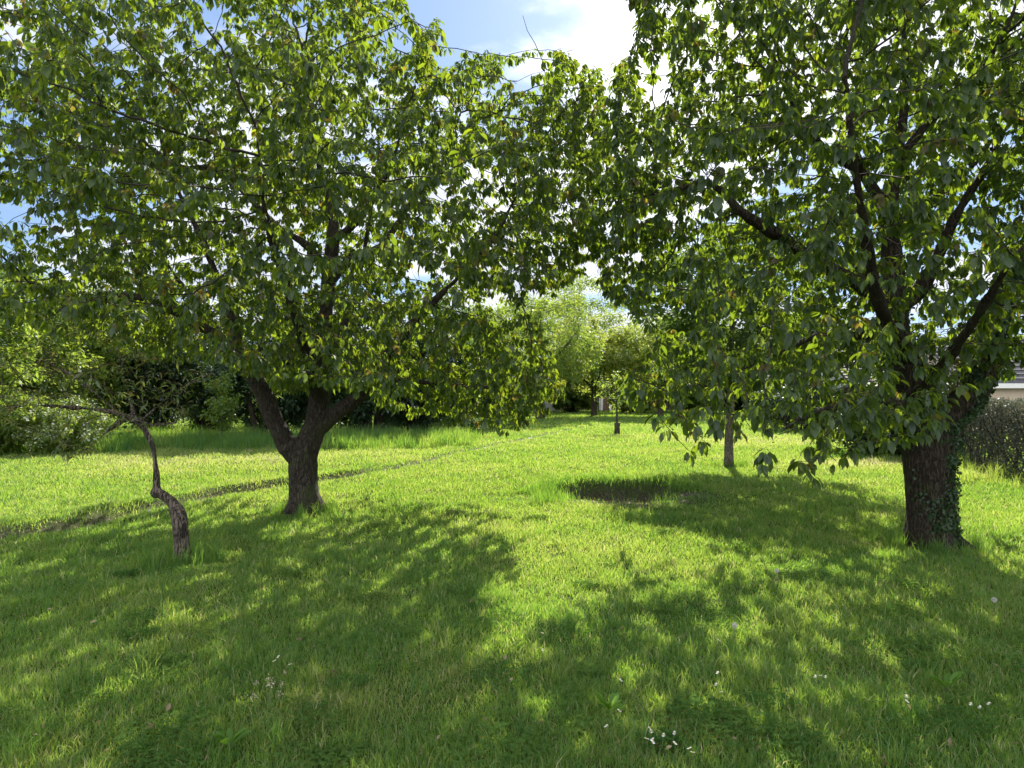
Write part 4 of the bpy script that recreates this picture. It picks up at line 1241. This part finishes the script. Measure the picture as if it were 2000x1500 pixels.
def fence():
    x0, x1, y = -24.0, 32.0, 66.0
    root = thing('fence', 'long dark board fence with pale top rail closing the garden', 'fence', (0, y, 0))
    bm = bmesh.new()
    x = x0
    while x < x1:
        h = 1.42 + random.uniform(-.02, .02)
        add_box(bm, (x + .07, y + random.uniform(-.006, .006), h / 2), (.135, .025, h)); x += .145
    bm_obj('boards', bm, M_DWOOD, root)
    x = x0
    while x <= x1:
        bm = bmesh.new(); add_box(bm, (x, y + .07, .78), (.1, .1, 1.6)); bm_obj('post', bm, M_DWOOD, root); x += 2.8
    bm = bmesh.new(); add_box(bm, ((x0 + x1) / 2, y - .01, 1.5), (x1 - x0, .12, .06)); bm_obj('top_rail', bm, M_GREYW, root)


fence()


def loose_hedge(label, x0, x1, y0, hh, n, mat, leaf):
    root = thing('hedge', label, 'hedge', ((x0 + x1) / 2, y0, 0))
    x = RNG.uniform(x0, x1, n)
    y = y0 + RNG.normal(0, .45, n)
    top = hh * (1 + np.array([mnoise.noise(Vector((a * .35, 0, y0))) * .45 + mnoise.noise(Vector((a * 1.3, 0, y0 + 3))) * .2 for a in x]))
    z = top * RNG.beta(1.3, 1.0, n)
    L = leaf * RNG.uniform(.7, 1.3, n)
    me = leaf_mesh('foliage', np.stack([x, y, z], 1), unit(RNG.normal(0, 1, (n, 3))), unit(RNG.normal(0, 1, (n, 3))), L, L * .6, {'tint': RNG.random(n), 'young': np.zeros(n)}, True)
    link_mesh('foliage', me, mat, root)


loose_hedge('tall dark hedge along the far boundary behind the board fence', -34, 40, 70, 3.2, 30000, M_MIDLEAF, .22)
loose_hedge('loose green hedge running behind the thicket and the left-hand shrubs', -32, 0.5, 33, 3.0, 42000, M_MIDLEAF, .13)


# ------------------------------------------------------------------ small flowers and weeds
M_STEM = plain_mat('stalk', (0.10, 0.15, 0.04), .7, .2, 8)
M_PETAL = plain_mat('white petals', (0.80, 0.80, 0.78), .7, .03, 8, 0)
M_YEL = plain_mat('yellow centre', (0.65, 0.45, 0.03), .8, .1, 40, 0)
M_FLUFF = plain_mat('seed fluff', (0.5, 0.49, 0.44), .9, .05, 8, 0)
M_HERB = leaf_mat('weed leaf', [(0, (.06, .14, .02)), (1, (.10, .20, .035))], [(0, (.22, .44, .03)), (1, (.32, .55, .04))], .4, .015)


def dandelion(px, py, label, src=None):
    x, y = gp(px, py)
    # the head floats a stalk's height over the ground: step back along the sight line
    h = .17
    y2 = y * (1 - h / CAMH); x2 = x * (1 - h / CAMH)
    z = gh(x2, y2)
    if src is not None:
        r = src.copy(); S.collection.objects.link(r); r.location = (x2, y2, z); r.rotation_euler = (0, 0, random.random() * 6); r['label'] = label
        for c in src.children:
            k = c.copy(); S.collection.objects.link(k); k.parent = r
        return r
    r = thing('dandelion', label, 'dandelion', (0, 0, 0), 'dandelion clocks in the lawn')
    V, f = tube([np.array([0, 0, -.01]), np.array([.004, .002, .08]), np.array([0, 0, h - .02])], [.0025, .002, .002], 6)
    link_mesh('stalk', np_mesh('stalk', V, [f]), M_STEM, r)
    n = 200
    q = unit(RNG.normal(0, 1, (n, 3)))
    c = np.array([0, 0, h])
    P = c + q * .004
    me = leaf_mesh('seed_head', P, q, unit(RNG.normal(0, 1, (n, 3))), np.full(n, .018), np.full(n, .0016), {'tint': RNG.random(n)}, True)
    P2 = c + q * .018; t2 = unit(np.cross(q, RNG.normal(0, 1, (n, 3))))
    me2 = leaf_mesh('s2', P2 - t2 * .003, t2, q, np.full(n, .006), np.full(n, .0016), {'tint': RNG.random(n)}, True)
    bm = bmesh.new(); bm.from_mesh(me); bm.from_mesh(me2)
    bm_obj('seed_head', bm, M_FLUFF, r)
    r.location = (x2, y2, z)
    return r


d0 = dandelion(1942, 1175, 'dandelion clock right of the thick ivied trunk, near the right edge')
dandelion(1435, 1213, 'dandelion clock in shade, left of and below the thick ivied trunk', d0)
dandelion(1517, 1113, 'small pale dandelion clock between the hollow and the thick ivied trunk', d0)
dandelion(291, 996, 'dandelion clock beside the crooked little tree', d0)

daisy_lab = 'tiny white daisy, one of many dotted through the shaded grass at the bottom'
DAISY = None


def daisy(px, py):
    global DAISY
    x, y = gp(px, py)
    h = .085
    x2, y2 = x * (1 - h / CAMH), y * (1 - h / CAMH)
    loc = (x2, y2, gh(x2, y2)); rz = random.random() * 6
    if DAISY is not None:
        r = DAISY.copy(); S.collection.objects.link(r); r.location = loc; r.rotation_euler = (0, 0, rz)
        for c in DAISY.children:
            k = c.copy(); S.collection.objects.link(k); k.parent = r
            for g in c.children:
                e = g.copy(); S.collection.objects.link(e); e.parent = k
        return
    r = thing('daisy', daisy_lab, 'daisy', (0, 0, 0), 'daisies in the lawn')
    V, f = tube([np.array([0, 0, -.01]), np.array([.003, 0, .04]), np.array([0, -.004, h - .002])], [.0015, .0012, .0012], 5)
    link_mesh('stalk', np_mesh('stalk', V, [f]), M_STEM, r)
    n = 16; a = np.arange(n) * 2 * np.pi / n
    q = np.stack([np.cos(a), np.sin(a) * .85, np.full(n, .35) - .5 * np.sin(a)], 1)
    P = np.tile([0, -.004, h], (n, 1)) + q * .002
    me = leaf_mesh('petals', P, q, np.tile([0., -.5, 1.], (n, 1)), np.full(n, .0095), np.full(n, .004), {'tint': RNG.random(n)}, True)
    pt = link_mesh('petals', me, M_PETAL, r)
    bm = bmesh.new(); bmesh.ops.create_uvsphere(bm, u_segments=8, v_segments=5, radius=.0038)
    for v in bm.verts: v.co = Vector((v.co.x, v.co.y - .0045, v.co.z * .6 + h + .002))
    e = bm_obj('centre', bm, M_YEL, None); e.parent = pt; e.location = (0, 0, 0)
    r.location = loc; r.rotation_euler = (0, 0, rz)
    DAISY = r


for px, py in [(1271, 1430), (1272, 1438), (1295, 1446), (1264, 1453), (1272, 1455), (1277, 1462), (1316, 1441), (1320, 1463), (1345, 1472), (1353, 1480), (1397, 1338), (1408, 1352),
               (1400, 1315), (1592, 1317), (1602, 1314), (1612, 1318), (1770, 1360), (1773, 1370), (1895, 1375), (1912, 1381), (1929, 1373), (1214, 1327), (1060, 1236), (1060, 1268), (1182, 1424),
               (1211, 1391), (542, 1285), (535, 1292), (566, 1297), (1630, 1201), (1405, 1243)]:
    daisy(px, py)


def weed(px, py, label, n=14, L=.11, mat=M_HERB):
    x, y = gp(px, py); z = gh(x, y)
    r = thing('weed', label, 'weed', (x, y, z))
    a = RNG.uniform(0, 2 * np.pi, n)
    q = np.stack([np.cos(a), np.sin(a), RNG.uniform(.5, 1.8, n)], 1)
    P = np.array([[x, y, z + .03]]) + q * .015
    Ln = L * RNG.uniform(.7, 1.2, n)
    me = leaf_mesh('leaves', P, q, np.tile([0, 0, 1.], (n, 1)) + RNG.normal(0, .2, (n, 3)), Ln, Ln * .35, {'tint': RNG.random(n), 'young': np.zeros(n)})
    link_mesh('leaves', me, mat, r, smooth=True)
    tb = [tube([np.array([x, y, z - .01]), P[i]], [.002, .0015], 4) for i in range(n)]
    link_mesh('stalk', join_tubes('stalk', tb), M_STEM, r)


weed(450, 1468, 'bright green broad-leaved weed at the bottom left of the lawn', 9, .09)
weed(1190, 1405, 'flat rosette of pale broad leaves above the daisies at the bottom', 16, .08)
weed(1850, 1355, 'upright blade-leaved weed in the shaded grass at the lower right', 12, .085)


def clover():
    """mats of round-leaved clover and plantain low in the lawn"""
    P, T = [], []
    for k in range(90):
        cx, cy = gp(RNG.uniform(-50, 2050), 960 + 560 * RNG.random() ** .8)
        m = int(RNG.uniform(60, 320)); rad = RNG.uniform(.08, .28)
        a = RNG.uniform(0, 2 * np.pi, m); q = rad * np.sqrt(RNG.random(m))
        x, y = cx + q * np.cos(a), cy + q * np.sin(a) * .8
        P.append(np.stack([x, y, ground_h(x, y) + RNG.uniform(.015, .06, m)], 1)); T.append(np.full(m, RNG.random()))
    P = np.concatenate(P); T = np.concatenate(T); n = len(P)
    P3 = np.repeat(P, 3, 0); a = np.repeat(RNG.uniform(0, 2 * np.pi, n), 3) + np.tile([0, 2.09, 4.19], n)
    Dr = np.stack([np.cos(a), np.sin(a), RNG.uniform(-.1, .3, 3 * n)], 1)
    Nr = np.repeat(np.stack([RNG.normal(0, .3, n), RNG.normal(-.1, .3, n), np.ones(n)], 1), 3, 0)
    L = np.repeat(RNG.uniform(.008, .017, n), 3)
    me = leaf_mesh('clover', P3, Dr, Nr, L, L * .95, {'tint': np.repeat(T, 3), 'young': np.zeros(3 * n)}, True)
    tag(link_mesh('clover', me, leaf_mat('clover leaf', [(0, (.055, .125, .03)), (1, (.10, .17, .04))], [(0, (.12, .28, .04)), (1, (.24, .40, .06))], .4, .0)), None, 'clover', kind='stuff')
    # last year's leaves and bits of straw
    n = 450
    pts = np.array([gp(px, py) for px, py in zip(RNG.uniform(-50, 2050, n), 900 + 620 * RNG.random(n))])
    a = RNG.uniform(math.pi * .9, math.pi * 1.7, 330); q = RNG.uniform(.4, 1.15, 330)
    pts = np.concatenate([pts, np.stack([PIT_C[0] + 1.15 * q * np.cos(a), PIT_C[1] + 1.15 * q * np.sin(a)], 1)]); n = len(pts)
    P = np.stack([pts[:, 0], pts[:, 1], ground_h(pts[:, 0], pts[:, 1]) + RNG.uniform(.01, .05, n)], 1)
    L = RNG.uniform(.012, .045, n)
    me = leaf_mesh('leaf_litter', P, RNG.normal(0, 1, (n, 3)), RNG.normal(0, 1, (n, 3)) + np.array([0, 0, 1.]), L, L * RNG.uniform(.1, .5, n), {'tint': RNG.random(n), 'young': np.zeros(n)})
    tag(link_mesh('leaf_litter', me, leaf_mat('dry leaf', [(0, (.14, .09, .05)), (1, (.34, .27, .16))], [(0, (.1, .06, .02)), (1, (.3, .22, .1))], .2, .02)), None, 'litter', kind='stuff')


clover()


def seeded_weed(px, py, label):
    x, y = gp(px, py); z = gh(x, y)
    r = thing('flowering_weed', label, 'weed', (x, y, z))
    tb, P = [], []
    for i in range(9):
        e = RNG.normal(0, .05, 2); h = RNG.uniform(.1, .17)
        tb.append(tube([np.array([x + e[0] * .6, y + e[1] * .6, z]), np.array([x + e[0], y + e[1], z + h])], [.002, .0012], 4))
        for k in range(14): P.append(np.array([x + e[0], y + e[1], z + h]) + RNG.normal(0, .009, 3))
    link_mesh('stalk', join_tubes('stalk', tb), M_STEM, r)
    P = np.array(P); n = len(P)
    me = leaf_mesh('flower_heads', P, RNG.normal(0, 1, (n, 3)), RNG.normal(0, 1, (n, 3)), np.full(n, .008), np.full(n, .006), {'tint': RNG.random(n)}, True)
    link_mesh('flower_heads', me, plain_mat('dry bloom', (.45, .38, .28), .9, .1, 8, 0), r)


seeded_weed(520, 1402, 'small clump of weeds with pinkish dry flower heads, lower left of centre')


def stones():
    pts = []
    for i, (px, py, s) in enumerate([(700, 931, .09), (688, 933, .06), (950, 876, .12), (962, 874, .08), (1022, 860, .10), (1035, 857, .13), (880, 890, .07), (1062, 852, .09), (715, 928, .05)]):
        x, y = gp(px, py)
        bm = bmesh.new(); bmesh.ops.create_icosphere(bm, subdivisions=3, radius=1)
        sx, sy, sz = s * random.uniform(1.0, 1.7), s * random.uniform(.7, 1.1), s * random.uniform(.35, .5)
        for v in bm.verts:
            k = 1 + .18 * mnoise.noise(v.co * 1.8 + Vector((i * 5, 0, 0)))
            v.co = Vector((v.co.x * sx * k, v.co.y * sy * k, v.co.z * sz * k))
        o = bm_obj('stone', bm, M_STONE, None, smooth=True)
        o.location = (x, y, gh(x, y) + sz * .45); o.rotation_euler = (0, 0, random.random() * 3)
        lab = ('pale flat stone in the narrow worn path just right of the left cherry trunk' if px < 800 else
               'pale flat stone in the narrow worn path, midway along its far stretch' if px < 1000 else 'pale flat stone near the far end of the narrow worn path')
        tag(o, lab, 'stone', 'stones in the worn path')


M_STONE = plain_mat('pale stone', (0.42, 0.40, 0.36), .85, .25, 20, .5)
stones()
print('objects', len(S.objects))
